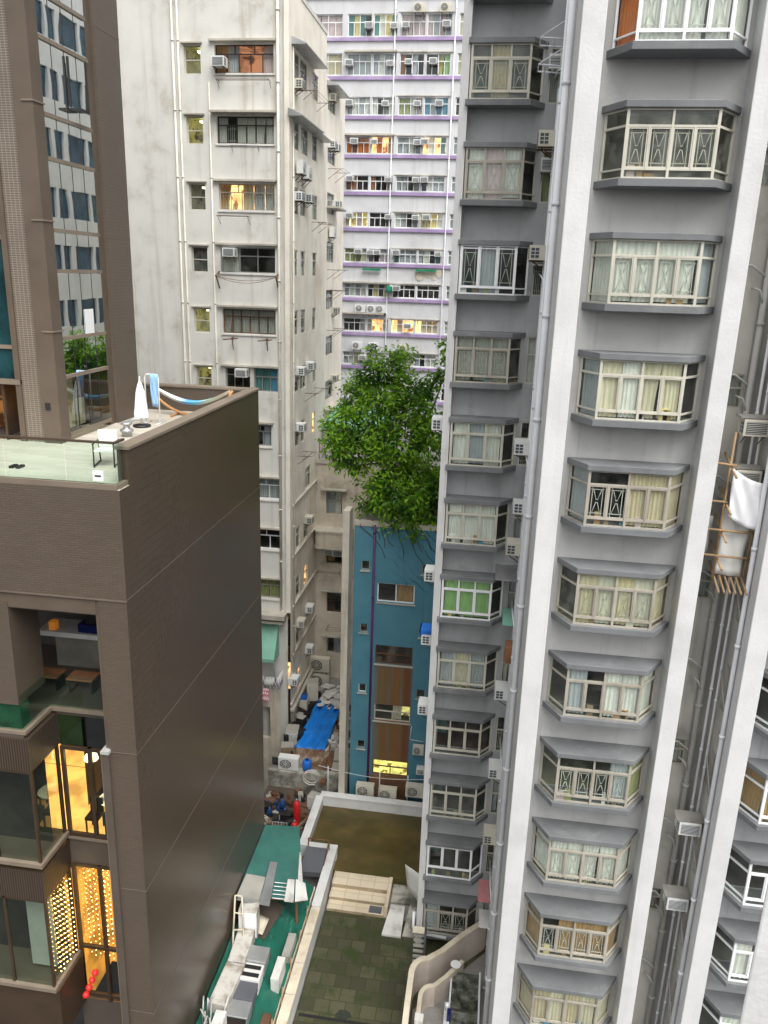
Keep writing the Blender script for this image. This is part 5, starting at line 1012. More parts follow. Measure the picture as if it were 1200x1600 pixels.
# lower paved yard, upper yard
m = MB(); m.prism([(-5.6, 14), (1.3, 14), (1.3, 27.15), (-5.6, 27.15)], -32, -26); structure(m, 'lower_courtyard', 'moss')
m = MB(); m.prism([(-7.2, 28.95), (-1.5, 28.95), (-1.5, 33.6), (-7.2, 33.6)], -32, -25.5); structure(m, 'upper_courtyard', 'wet_floor')
m = MB(); m.prism([(-5.6, 27.15), (-1.5, 27.15), (-1.5, 28.95), (-5.6, 28.95)], -32, -25.99); structure(m, 'courtyard_ledge', 'concrete')
m = MB(); m.box(-5.5, 1.0, 22.0, 22.15, -25.996, -25.97); structure(m, 'drain_channel', 'frame_black')
m = MB(); m.box(-5.6, 1.0, 21.6, 22.0, -25.996, -25.95); structure(m, 'kerb_strip', 'moss')
m = MB(); m.prism([(-3.9+.3*math.cos(a*.7)*(1+.3*math.sin(3*a)), 22.35+.22*math.sin(a*.7)) for a in range(9)], -25.998, -25.994); structure(m, 'puddle', MT.setdefault('water', paint('puddle water', (.035, .04, .03), .04, .1)))
st = thing('tiled_steps', (-4.3, 28, -26), 'three cream tiled steps between the lower and upper courtyards', 'steps')
m = MB(); m.box(-5.55, -3.1, 27.15, 28.95, -26, -25.86); m.build('step', 'step', st, .01); m = MB(); m.box(-5.55, -3.1, 27.65, 28.95, -25.86, -25.7); m.build('step', 'step', st, .01); m = MB(); m.box(-5.55, -3.1, 28.2, 28.95, -25.7, -25.5); m.build('step', 'step', st, .01)
each(st, 'riser', MT.setdefault('riser', paint('dirty shaded riser tile', (.36, .29, .19), .6, .2, (.12, .09, .05), .7, .3, 0, 0, dscale=3)), F_0, [(-5.54, -3.1, y0-.006, y0-.002, z0, z1) for y0, z0, z1 in ((27.15, -26, -25.875), (27.65, -25.86, -25.715), (28.2, -25.7, -25.515))])  # riser colour darkened for shade as well as dirt
m = MB(); m.box(-3.1, -2.95, 27.2, 28.95, -26, -25.45); m.build('side_cheek', 'step', st)
m = MB(); m.box(-3.75, -3.22, 27.2, 27.55, -25.86, -25.82); tag(m.build('door_mat', 'slate_panel'), 'dark grey mat lying on the lowest cream step', 'mat')
PW = thing('white_parapet', (-6, 27, -26), 'white parapet wall zigzagging around the two courtyards', 'wall')
def seg(a, b, z0, z1, th, nm, mt): m = MB(); m.obox(a, b, th, z0, z1); m.build(nm, mt, PW, .01)
for nm, z0, z1, th, mt in (('wall', -32, -24.98, .30, 'parapet_white'), ('cap', -24.98, -24.9, .38, None)):
    seg((-7.2, 33.45), (-1.6, 33.45), z0, z1, th, nm, mt or 'parapet_white'); seg((-7.2, 29.62), (-7.2, 33.25), z0, z1, th, nm, mt or 'parapet_white'); seg((-7.0, 29.7), (-5.62, 29.7), z0, z1, th, nm, mt or 'parapet_white')
    seg((-5.8, 26.2), (-5.8, 29.5), z0, z1-.002, th, nm, mt or 'parapet_white')
    for i in range(9): seg((-5.8, 13.6+i*1.4), (-5.8, 14.97+i*1.4), z0, z1-.25+.003*(i % 2), th, nm, mt or 'cap_cream')
for lb, x0, x1, y0, y1, z, mt in (('white slab lying in front, beside the grey tower wall', -3.05, -2.25, 26.2, 27.6, -25.9, 'plastic_white'), ('greenish stained board beside the white slab by tower wall', -2.2, -1.6, 26.3, 28.4, -25.92, 'stone_wall')):
    m = MB(); m.prism([(x0, y0), (x1, y0), (x1, y1), (x0+.2, y1)], -26, z+.15, [z, z, z+.25, z+.25]); tag(m.build('slab', mt, None, .01), lb, 'slab')
m = MB(); m.box(-2.9, -1.65, 28.4, 28.9, -26, -25.75); m.box(-2.9, -1.65, 28.0, 28.4, -26, -25.9); tag(m.build('stone_blocks', 'stone_wall'), 'mouldy stone blocks between steps and grey tower', 'blocks')
sheet('hanging_board', (-2.35, 27.8, -23.7), (-1.66, 27.2, -23.6), (-1.66, 27.2, -25.0), (-2.2, 27.8, -24.9), 'white_sheet', 'pale tilted board fixed to the left corner of the grey tower', 'board', .01, 4, 0)
m = MB(); m.tube([(-1.75, 26.0, -24.4), (-1.75, 25.85, -25.05), (-1.7, 25.8, -25.15), (-.4, 25.72, -25.2)], .06, 8); tag(m.build('white_pipe', 'pipe_white'), 'white pipe bending around the foot of the left tower corner', 'pipe')
sl_ = thing('slatted_rack', (-1.35, 25.2, -26), 'leaning dark slatted rack beside the lowest left window', 'rack')
for i in range(6): m = MB(); m.box(-1.65, -1.25, 25.0+.02*i, 25.1+.02*i, -25.9+i*.24, -25.83+i*.24); m.build('slat', 'grey_panel', sl_)
m = MB(); m.box(-1.24, -1.16, 24.9, 25.5, -26, -24.4); m.build('side_board', 'slate_panel', sl_); m = MB(); m.box(-1.7, -1.2, 25.0, 25.3, -24.45, -24.4); m.build('top_board', 'cap_cream', sl_)
# curved pink walls at right and the lane behind them
def curve_wall(pts, z0, z1, th, name, label):
    t = thing(name, (pts[0][0], pts[0][1], z0), label, 'wall'); m = MB(); P = [Vector(p) for p in pts]; Lf = []; Rt = []
    for i, p in enumerate(P):
        d = (P[min(i+1, len(P)-1)]-P[max(i-1, 0)]).normalized(); n = Vector((-d.y, d.x))*th/2; Lf.append(p+n); Rt.append(p-n)
    poly = Lf+Rt[::-1]; m.prism(poly, z0, z1); m.build('wall', 'pink_wall', t); m = MB(); Lc = [p+(p-q)*.15 for p, q in zip(Lf, Rt)]; Rc = [q+(q-p)*.15 for p, q in zip(Lf, Rt)]; m.prism(Lc+Rc[::-1], z1, z1+.06); m.build('cap', 'cap_cream', t)
arc = [(-1.0-.55*math.sin(a), 24.05-.75*(1-math.cos(a))) for a in [i*math.pi/16 for i in range(9)]]
curve_wall([(1.1, 26.3), (.2, 25.35), (-.5, 24.5)]+arc+[(-1.55, 22.0), (-1.5, 18)], -26.5, -24.65, .16, 'curved_wall', 'outer pale pink wall curving around the yard below the tower')
arc2 = [(-.7-.45*math.sin(a), 23.3-.55*(1-math.cos(a))) for a in [i*math.pi/16 for i in range(9)]]
curve_wall([(.3, 24.6), (-.3, 23.75)]+arc2+[(-1.15, 21.8), (-1.12, 18)], -26.5, -25.1, .12, 'inner_curved_wall', 'lower inner pink wall curving inside the outer one')
m = MB(); m.prism([(-1.4, 14), (1.3, 14), (1.3, 26.2), (-1.4, 23.0)], -32, -25.985); structure(m, 'side_yard', 'concrete')
m = MB(); m.box(-.25, -.1, 18, 22.9, -26, -25.3); tag(m.build('low_fence_wall', 'parapet_white'), 'thin white low wall inside the pink walled yard', 'wall')
GC = thing('glass_canopy', (.5, 22.5, -25.2), 'sloping translucent canopy panels beside the white pier at bottom', 'canopy')
MT['murky'] = glass('murky glass roof', (.42, .45, .36), .8, .15, 1.5, .5)
for y0, y1 in ((19.0, 22.6), (22.75, 24.3)): m = MB(); m.box(-.05, .95, y0, y1, -25.35, -25.32); m.build('glass_panel', 'murky', GC)
for x in (-.08, .98): m = MB(); m.box(x-.03, x+.03, 18.9, 24.4, -25.37, -25.28); m.build('frame_bar', 'pipe_white', GC)
for x, y in ((-.08, 19.5), (.98, 19.5), (-.08, 24.3), (.98, 24.3)): m = MB(); m.box(x-.03, x+.03, y-.03, y+.03, -26, -25.37); m.build('post', 'steel', GC)
t = thing('satellite_dish', (.05, 24.2, -25.3), 'small white satellite dish on the yard canopy', 'satellite dish'); m = MB(); m.lathe((.05, 24.2, -24.95), [(.02, 0), (.14, .03), (.2, .09)], 14); m.build('dish', 'frame_white', t); m = MB(); m.bar((.05, 24.2, -25.3), (.05, 24.2, -24.95), .03); m.bar((.05, 24.2, -24.95), (.25, 24.1, -24.85), .02); m.build('arm', 'rust', t)
m = MB(); m.box(-1.25, -.95, 21.6, 21.9, -25.05, -24.85); tag(m.build('white_box', 'plastic_white', None, .01), 'small white box on top of the inner pink wall', 'box')
t = thing('yard_lamp', (-.05, 22.5, -25.3), 'white lamp head with navy cloth on thin yard wall', 'lamp'); m = MB(); m.lathe((-.15, 22.6, -25.3), [(.08, 0), (.08, .25), (.04, .3)], 10); m.build('lamp_head', 'frame_white', t); m = MB(); m.box(-.14, .0, 22.1, 22.4, -25.3, -25.0); m.build('cloth', 'navy', t)
# lean-to roof under torn green sheeting beside the blind wall
def zr(x): return -23.72-(x+8.3)*.53
GS = thing('green_strip_roof', (-7, 22, -26), 'long lean-to roof covered with torn green sheeting beside the brown wall', 'roof')
m = MB(); n = 60
for i in range(n+1):
    y = 14+13.2*i/n
    for j in range(17): x = -8.27+2.2*j/16; m.v.append((x, y, zr(x)+.03*math.sin(x*9+y*.8)+.025*math.sin(y*3.1+j)+.015*math.sin(y*7.3)))
for i in range(n):
    for j in range(16): o = i*17+j; m.f.append((o, o+1, o+18, o+17)); m.sm.append(True)
m.build('green_cover', 'canvas_green', GS); m = MB(); m.prism([(-8.28, 14), (-6.12, 14), (-6.12, 31.5), (-8.28, 31.5)], -32, -26); m.build('base', 'concrete', GS)
m = MB(); m.box(-6.13, -6.06, 14, 27.2, -25.2, -24.92); m.build('edge_strip', 'cap_cream', GS); m = MB(); m.box(-8.2, -6.15, 27.1, 27.2, -26, -24.9); m.build('rear_wall', 'concrete', GS)
for i in range(9):
    y = 15+i*1.3; m = MB(); m.tube([(-6.03, y, -25.4), (-6.04+.03*(i % 2), y+.3, -24.5)], .025, 6); tag(m.build('bamboo_post', 'bamboo'), f'thin bamboo post along the white parapet, {ordn(i)} from the front', 'post', 'bamboo posts along the parapet')
for nm, lb, x, y, w, d_, h, mt in (('metal_cabinet', 'white metal cabinet standing on green roof beside parapet', -6.32, 22.3, .3, 1.0, .6, 'plastic_white'), ('grey_tray', 'grey tray leaning behind the white cabinet on green roof', -6.28, 23.7, .3, 1.1, .3, 'grey_panel'), ('planter_box', 'brown planter box at lower end of green roof', -6.28, 20.0, .32, 1.6, .2, 'rust'), ('roof_tile', 'small orange tile lying on the green roof', -7.0, 20.8, .28, .25, .05, 'rust_orange'), ('rusty_tray', 'rusty tray below the lowest grey case on green roof', -7.15, 19.55, .5, .45, .15, 'rust_orange'), ('dark_brick', 'dark brick lying on upper green roof', -6.95, 22.9, .3, .35, .08, 'stone_dark')):
    m = MB(); z = zr(x)-.02; m.box(x-w/2, x+w/2, y-d_/2, y+d_/2, z-.05, z+h); tag(m.build(nm, mt, None, .015), lb, 'junk')
# cast-off appliances along the ledge under the blind wall
def slabthing(name, lb, cat, c, sz, rz=0, tx=0, ty=0, mt='plastic_white', kids=()):
    R = Matrix.Rotation(rz, 3, 'Z') @ Matrix.Rotation(tx, 3, 'X') @ Matrix.Rotation(ty, 3, 'Y')
    if c[0] < -7 and c[1] < 26 and name in ('freezer_chest', 'fridge_panel', 'metal_case'): c = tuple(q*.969 for q in c)
    G = lambda u, d, z: tuple(Vector(c)+R @ Vector((u, d, z)))
    t = thing(name, c, lb, cat); m = MB(G); m.box(-sz[0]/2, sz[0]/2, -sz[1]/2, sz[1]/2, 0, sz[2]); m.build('body', mt, t, .015)
    for kn, b, km in kids: q = MB(G); q.box(*b); q.build(kn, km, t)
    return t
slabthing('freezer_chest', 'upper long cream freezer chest lying under the brown wall', 'freezer', (-7.95, 23.1, -24.75), (.62, 1.5, .5), 0.05, .0, 0, 'white_dirty', [('lid_stain', (-.25, .25, -.5, .3, .505, .515), 'white_dirty')])
slabthing('freezer_chest', 'lower long stained cream freezer chest under the brown wall', 'freezer', (-7.95, 21.4, -24.75), (.65, 1.7, .5), -.04, 0, 0, 'white_dirty', [('door_panel', (-.28, .28, -.7, .6, .505, .515), 'white_dirty')])
slabthing('fridge_panel', 'tall white refrigerator standing at the top of the junk row', 'refrigerator', (-8.0, 24.2, -24.75), (.7, .5, 1.2), .1, 0, 0, 'white_dirty', [('door', (-.33, .33, -.29, -.255, .05, 1.15), 'frame_white')])
for i, (y, z, lb, mt) in enumerate(((23.0, -24.5, 'pale grey drawer front highest in the cabinet row', 'steel'), (22.2, -24.5, 'open white steel cabinet with dark slots', 'white_sheet'), (21.45, -24.55, 'slate grey flat panel below the open cabinet', 'slate_panel'), (20.75, -24.6, 'light grey metal case lowest in the cabinet row', 'steel'))):
    slabthing('metal_case', lb, 'case', (-7.35, y, z-.6), (.75, .72, .62), .05, -.05, .08, mt, [('slot', (-.3, .3, -.25, -.08, .63, .64), 'frame_black'), ('slot', (-.3, .3, .08, .25, .63, .64), 'frame_black')] if i == 1 else [('front_panel', (-.34, .34, -.375, -.361, .05, .58), 'frame_black' if i == 3 else mt)])
t = thing('broken_chair', (-8.1, 23.2, -23.6), 'cream wooden chair frame leaning on the brown wall', 'chair')
for a, b in (((-8.15, 22.8, -23.3), (-8.22, 23.3, -22.2)), ((-7.8, 22.9, -23.3), (-7.98, 23.35, -22.25)), ((-8.22, 23.3, -22.2), (-7.98, 23.35, -22.25)), ((-8.18, 23.05, -22.75), (-7.9, 23.1, -22.8)), ((-8.15, 22.8, -23.3), (-7.8, 22.9, -23.3)), ((-7.8, 22.9, -23.3), (-7.7, 22.5, -23.95)), ((-8.15, 22.8, -23.3), (-8.05, 22.4, -23.85))): m = MB(); m.bar(a, b, .055); m.build('bar', 'cap_cream', t)
sheet('plywood_board', (-7.95, 23.4, -23.7), (-7.25, 23.45, -24.0), (-7.2, 24.2, -23.95), (-7.9, 24.2, -23.65), 'cap_cream', 'stained plywood board at foot of the chair frame', 'board', .02, 4, 0)
jk = random.Random(9)
t = thing('scrap_pile', (-7.8, 19.2, -23.9), 'pile of white scrap frames and rods at the lower end of junk row', 'scrap')
for i in range(11): x = -8.1+jk.random()*.7; y = 18.5+jk.random()*1.2; m = MB(); m.bar((x, y, -23.95), (min(-7.3, max(-8.2, x+jk.uniform(-.3, .3))), y+jk.uniform(-.4, .6), -23.3+jk.random()*.3), .05); m.build('rod', jk.choice(('steel', 'plastic_white', 'grey_panel')), t)
m = MB(); m.box(-8.1, -7.7, 18.4, 18.9, -24.1, -23.5); m.build('box', 'plastic_white', t); m = MB(); m.box(-7.7, -7.35, 19.0, 19.7, -24.2, -23.5); m.build('panel', 'white_sheet', t)
# green metal sheet roof with boards on it
SR = thing('green_shed', (-7.4, 26, -26), 'shed with sloping green metal roof tight against the brown wall', 'shed')
def slabq(P, t_, nm, mt, parent=None):
    m = MB(); q = [Vector(p) for p in P]; m.v = [tuple(p) for p in q]+[tuple(p-Vector((0, 0, t_))) for p in q]; m.f = [(0,1,2,3),(4,5,6,7),(0,1,5,4),(1,2,6,5),(2,3,7,6),(3,0,4,7)]; m.sm = [False]*6; return m.build(nm, mt, parent)
A_, B_, C_, D_ = Vector((-8.28, 23.75, -22.5)), Vector((-6.0, 24.9, -23.5)), Vector((-7.05, 28.4, -22.95)), Vector((-8.28, 27.5, -22.35))
def on(s, t_, up=.04): p = A_*(1-s)*(1-t_)+B_*s*(1-t_)+C_*s*t_+D_*(1-s)*t_; return (p.x, p.y, p.z+up)
slabq([A_, B_, C_, D_], .04, 'sheet_roof', 'sheet_green', SR)
m = MB(); m.box(-8.25, -7.1, 27.45, 27.55, -26, -22.95); m.build('rear_wall', 'steel', SR)
for x, y, z in ((-8.1, 24.0, -22.65), (-6.3, 25.0, -23.4), (-7.2, 27.9, -23.0)): m = MB(); m.box(x-.04, x+.04, y-.04, y+.04, -26, z); m.build('post', 'rust', SR)
m = MB(); m.bar(A_-Vector((0, -.05, .12)), B_-Vector((0, -.05, .12)), .08); m.build('edge_beam', 'rust', SR)
slabq([on(.90, .12, .02), on(1, .08, .02), on(1, .62, .02), on(.97, .62, .02)], .01, 'flashing', 'plastic_white', SR)
for lb, ct, up, mt in (('big grey laminate board on the left of the green sheet roof', ((.01, -.05), (.34, -.08), (.36, .22), (.03, .24)), .08, 'grey_panel'), ('narrow grey plank lying lengthwise over the green sheet roof', ((.36, -.14), (.50, -.15), (.52, .42), (.38, .42)), .14, 'steel'),
   ('white board right of the wire shelf on green sheet roof', ((.70, -.06), (.84, -.06), (.86, .22), (.74, .22)), .10, 'plastic_white'), ('tilted pale board at right edge of green sheet roof', ((.86, -.06), (1.06, -.02), (1.04, .18), (.88, .22)), .13, 'white_sheet'), ('second grey board half under the laminate board', ((.03, -.09), (.36, -.12), (.37, .02), (.05, .05)), .045, 'steel')):
    tag(slabq([on(a_, b_, up) for a_, b_ in ct], .045, 'board', mt), lb, 'board')
slabq([(-8.2, 23.4, zr(-8.2)+.05), (-7.2, 23.5, zr(-7.2)+.05), (-6.9, 25.4, zr(-6.9)+.05), (-8.2, 25.4, zr(-8.2)+.05)], .03, 'shadow_patch', 'stone_dark', SR)  # dark patch standing in for the shadow under the sheet's front edge
t = thing('wire_shelf', on(.6, .05), 'white wire shelf lying between boards on the green sheet roof', 'shelf')
for i in range(5): m = MB(); m.bar(on(.52, -.04+i*.05, .09), on(.72, -.04+i*.05, .09), .028); m.build('wire', 'frame_white', t)
m = MB(); m.prism([(-6.95, 28.0), (-6.02, 28.1), (-5.98, 29.4), (-6.95, 29.4)], -25.2, -25.15, [-24.95, -24.95, -24.75, -24.75]); tag(m.build('slate_panel', 'slate_panel'), 'dark slate grey sheet sloping beside the parapet jog', 'sheet')
m = MB(); m.bar((-6.9, 29.5, -24.4), (-5.95, 29.5, -24.4), .04); m.bar((-5.95, 29.5, -24.4), (-6.0, 27.9, -25.2), .04); m.bar((-6.9, 29.5, -24.4), (-6.9, 29.5, -26), .04); m.bar((-5.95, 29.5, -24.4), (-5.95, 29.5, -25), .04); tag(m.build('pipe_frame', 'rust'), 'thin rusty pipe frame over the slate grey sheet', 'frame')
# alley roofs
AR = thing('alley_shop_roof', (-8.5, 38, -32), 'low patched shop roof running up the alley under the blue tarpaulin', 'roof')
m = MB(); m.box(-10.35, -6.3, 35.4, 46, -32, -25.35); m.build('slab', 'concrete', AR)
m = MB(); m.box(-10.35, -6.5, 34.9, 35.4, -32, -24.95); tag(m.build('rubble_wall', 'stone_wall'), 'mouldy rubble wall across the alley under the outdoor unit', 'wall')
m = MB(); m.box(-10.35, -7.35, 28.4, 34.9, -32, -25.9); AJ = m.build('junk_yard', 'stone_dark'); AJ['kind'] = 'structure'
sheet('blue_tarpaulin', (-9.6, 37.3, -25.05), (-7.85, 37.3, -25.0), (-7.8, 42.2, -24.85), (-9.3, 42.6, -24.9), 'tarp_blue', 'bright blue tarpaulin spread over the alley roof', 'tarpaulin', .12, 16, .1, None, 9)
m = MB(); r5 = random.Random(3)
for i in range(40):
    x = -9.2+r5.random()*1.3; y = 41.3+r5.random()*2.8; a = r5.random()*3; w = .15+r5.random()*.3; z = -24.95+r5.random()*.25
    m.face([(x+w*math.cos(a+k*1.57+r5.uniform(-.3, .3)), y+w*math.sin(a+k*1.57), z+r5.uniform(-.08, .08)) for k in range(4)])
o = m.build('plastic_scraps', 'plastic_white'); tag(o, 'crumpled white plastic scraps above the blue tarpaulin', 'scraps', None, 'stuff')
m = MB(); n = 36
for i in range(n+1):
    x = -9.5+1.9*i/n; z = .05*math.sin(i*math.pi/2)
    m.v += [(x, 35.4, -25.15+z), (x+.1, 37.25, -25.0+z)]
for i in range(n): m.f.append((2*i, 2*i+2, 2*i+3, 2*i+1)); m.sm.append(True)
tag(m.build('corrugated_sheet', 'rust_sheet'), 'rusted corrugated iron sheet below the blue tarpaulin', 'sheet')
m = MB(); m.prism([(-7.5, 34.5), (-7.2, 34.5), (-7.15, 37.4), (-7.5, 37.4)], -25.2, -25.05); tag(m.build('rusty_beam', 'rust'), 'red rusty beam at right edge of corrugated sheet', 'beam')
junk = [('cardboard_box', 'brown cardboard box at lower left of the blue tarpaulin', (-9.9, 37.2, -25.35), (.7, .6, .5), 'cardboard'), ('white_tray', 'white speckled tray left of blue tarpaulin', (-10.0, 38.6, -25.35), (.7, 1.0, .6), 'plastic_white'), ('dark_bin', 'dark bin between white tray and tarpaulin', (-9.75, 39.8, -25.35), (.45, .5, .7), 'frame_black'),
        ('plastic_crate', 'blue topped crate beside the upper alley wall', (-10.0, 41.5, -25.35), (.5, .5, .9), 'ac_beige'), ('blue_bucket', 'blue bucket standing on the blue topped crate', (-10.0, 41.5, -24.45), (.34, .34, .3), 'blue_plastic'), ('metal_hood', 'grey metal hood above the blue bucket by alley wall', (-9.8, 42.8, -25.35), (.7, .8, 1.4), 'ac_beige'),
        ('wood_plank', 'pale broken planks right of the corrugated sheet', (-7.5, 38.6, -25.3), (.25, 1.8, .1), 'cap_cream'), ('concrete_block', 'grey block beside party wall of blue house', (-6.9, 37.0, -25.35), (.7, 1.2, .4), 'concrete'), ('scrap_tin', 'rusty tin sheet beside foot of the cream party wall', (-6.8, 35.9, -25.35), (.7, .8, .35), 'rust'),
        ('white_slab', 'white slab by the parapet corner in the junk yard', (-7.55, 33.6, -25.9), (.6, .5, .75), 'plastic_white'), ('grey_pipe', 'fallen grey tube left of cardboard box', (-10.0, 36.2, -25.35), (.25, 1.0, .25), 'steel')]
for nm, lb, c, sz, mt in junk: slabthing(nm, lb, 'junk', c, sz, jk.uniform(-.3, .3), 0, 0, mt, [('rim', (-sz[0]/2+.02, sz[0]/2-.02, -sz[1]/2+.02, sz[1]/2-.02, sz[2], sz[2]+.015), 'grey_panel' if nm != 'blue_bucket' else 'blue_water')])
put(AC_OW, (-9.3, 35.6, -24.92), 0, 'white outdoor air conditioner standing on the rubble wall in the alley', 'air conditioner', None, (1.25, 1.3, 1.1))
t = thing('blue_barrel', (-8.3, 35.3, -24.95), 'blue plastic barrel beside the outdoor unit on rubble wall', 'barrel'); m = MB(); m.lathe((-8.35, 35.3, -24.95), [(.2, 0), (.24, .1), (.25, .3), (.24, .5), (.18, .58)], 14); m.build('body', 'blue_plastic', t); m = MB(); m.lathe((-8.35, 35.3, -24.37), [(.08, 0), (.08, .05)], 10); m.build('lid', 'navy', t)
t = thing('coiled_hose', (-8.1, 34.9, -24.9), 'pale coil of hose hung on the rubble wall', 'hose'); m = MB(); m.tube([(-8.0+.4*math.cos(a*.4), 34.82-.01*a, -24.95+.35*math.sin(a*.4)) for a in range(30)], .03, 6); m.build('coil', 'pipe_cream', t)
t = thing('gas_cylinder', (-8.15, 32.1, -25.9), 'upper red gas cylinder standing in the junk yard', 'gas cylinder', 'red gas cylinders'); m = MB(); m.lathe((-8.15, 32.3, -25.9), [(.15, 0), (.17, .05), (.17, 1.05), (.12, 1.2), (.05, 1.25)], 14); m.build('body', 'red_steel', t); m = MB(); m.lathe((-8.15, 32.3, -24.65), [(.04, 0), (.05, .06), (.03, .1)], 8); m.build('valve', 'steel', t)
t = thing('gas_cylinder', (-8.05, 31.4, -25.9), 'lower short red gas cylinder in front of the taller one', 'gas cylinder', 'red gas cylinders'); m = MB(); m.lathe((-8.05, 31.5, -25.9), [(.15, 0), (.17, .05), (.17, .5), (.12, .62), (.05, .66)], 14); m.build('body', 'red_steel', t); m = MB(); m.lathe((-8.05, 31.5, -25.24), [(.04, 0), (.05, .06), (.03, .1)], 8); m.build('valve', 'steel', t)
for i, (x, y, z) in enumerate(((-9.6, 32.6, -25.9), (-9.2, 32.9, -25.9), (-8.85, 32.7, -25.9), (-9.4, 33.2, -25.9), (-9.0, 32.8, -25.5), (-9.85, 33.1, -25.9))):
    m = MB(); m.lathe((x, y, z), [(.13, 0), (.16, .05), (.16, .3), (.07, .4), (.04, .5)], 12); tag(m.build('water_bottle', 'blue_water'), 'dark blue water bottle heaped in the junk yard left of the red cylinder', 'bottle', 'blue water bottles')
t = thing('wire_basket', (-9, 31.6, -25.9), 'wire basket cage in front of the blue water bottles', 'basket')
for i in range(9): m = MB(); m.bar((-9.5+i*.14, 31.3, -25.9), (-9.5+i*.14, 31.3, -25.2), .018); m.build('wire', 'steel', t)
for z in (-25.2, -25.5): m = MB(); m.bar((-9.5, 31.3, z), (-8.38, 31.3, z), .025); m.build('rim', 'steel', t)
t = thing('rattan_coil', (-9.55, 31.0, -25.2), 'tangle of pale rope on the wire basket', 'rope'); m = MB(); m.tube([(-9.5+.22*math.cos(a*.5)+.05*math.sin(a*1.7), 31.2+.1*math.sin(a*.37), -25.1+.22*math.sin(a*.5)) for a in range(40)], .025, 5); m.build('rope', 'cap_cream', t)
slabthing('white_tub', 'small white box in front of the wire basket', 'box', (-8.9, 30.7, -25.75), (.5, .35, .25), .2, 0, 0, 'plastic_white', [('side', (-.25, .25, -.19, -.176, 0, .15), 'rust')])
m = MB(); [m.bar(a, b, .03) for a, b in (((-7.45, 32.2, -25.9), (-7.9, 30.9, -25.2)), ((-7.9, 30.9, -25.2), (-7.5, 30.6, -25.9)), ((-7.45, 32.2, -25.9), (-7.4, 31.6, -24.9)), ((-7.9, 30.9, -25.2), (-7.4, 31.6, -24.9)))]; tag(m.build('wire_stand', 'bamboo'), 'rusty folded stand between red cylinder and parapet', 'stand')
for i, x in enumerate((-6.9, -4.3, -2.9)): m = MB(); m.bar((x, 33.7, -25), (x, 33.7, -23.5), .035); tag(m.build('rail_post', 'pipe_white'), ('left', 'middle', 'right')[i]+' thin white post behind the back parapet', 'post', 'white posts behind the back parapet')
r8 = random.Random(12)
def heap(n, x0, x1, y0, y1, z, lb, mt, smax=.45, hmax=.4):
    m = MB()
    for i in range(n):
        cx, cy_ = r8.uniform(x0, x1), r8.uniform(y0, y1); w, d_, h = r8.uniform(.08, smax), r8.uniform(.08, smax*1.6), r8.uniform(.03, hmax); a = r8.uniform(0, 3.1); zz = z+r8.uniform(0, .25)
        c, s_ = math.cos(a), math.sin(a); m.prism([(cx+u*c-v_*s_, cy_+u*s_+v_*c) for u, v_ in ((-w/2, -d_/2), (w/2, -d_/2), (w/2, d_/2), (-w/2, d_/2))], z-.05, zz+h*.5, [zz+h*r8.uniform(.3, 1) for _ in range(4)])
    tag(m.build('junk_heap', mt), lb, 'junk', None, 'stuff')
heap(36, -10.2, -7.6, 29.2, 34.4, -25.9, 'dark clutter heaped over the junk yard floor', 'frame_black'); heap(26, -10.2, -7.6, 29.2, 34.4, -25.9, 'brown rusty clutter heaped over the junk yard floor', 'rust'); heap(16, -10.2, -7.7, 29.4, 34.2, -25.85, 'pale scraps scattered over the junk yard floor', 'grey_panel', .3, .2)
heap(30, -10.2, -9.4, 36.0, 44.5, -25.35, 'dark clutter along the left of the alley roof', 'frame_black', .5, .5); heap(22, -7.9, -6.6, 35.6, 43.5, -25.35, 'rusty clutter along the right of the alley roof', 'rust', .5, .25); heap(26, -7.8, -6.6, 36.5, 42.5, -25.3, 'pale rubbish along the right of the alley roof', 'plastic_white', .35, .2); heap(20, -10.2, -9.5, 36, 44, -25.3, 'pale rubbish along the left of the alley roof', 'grey_panel', .4, .35)
m = MB(); m.tube([(-7.4+5.4*t/20, 33.7, -23.5-.28*math.sin(math.pi*(t/20)*1.0)-.02*t*.3) for t in range(21)], .012, 5); tag(m.build('slack_cable', 'pipe_white'), 'slack white cable in front of the blue house foot', 'cable')
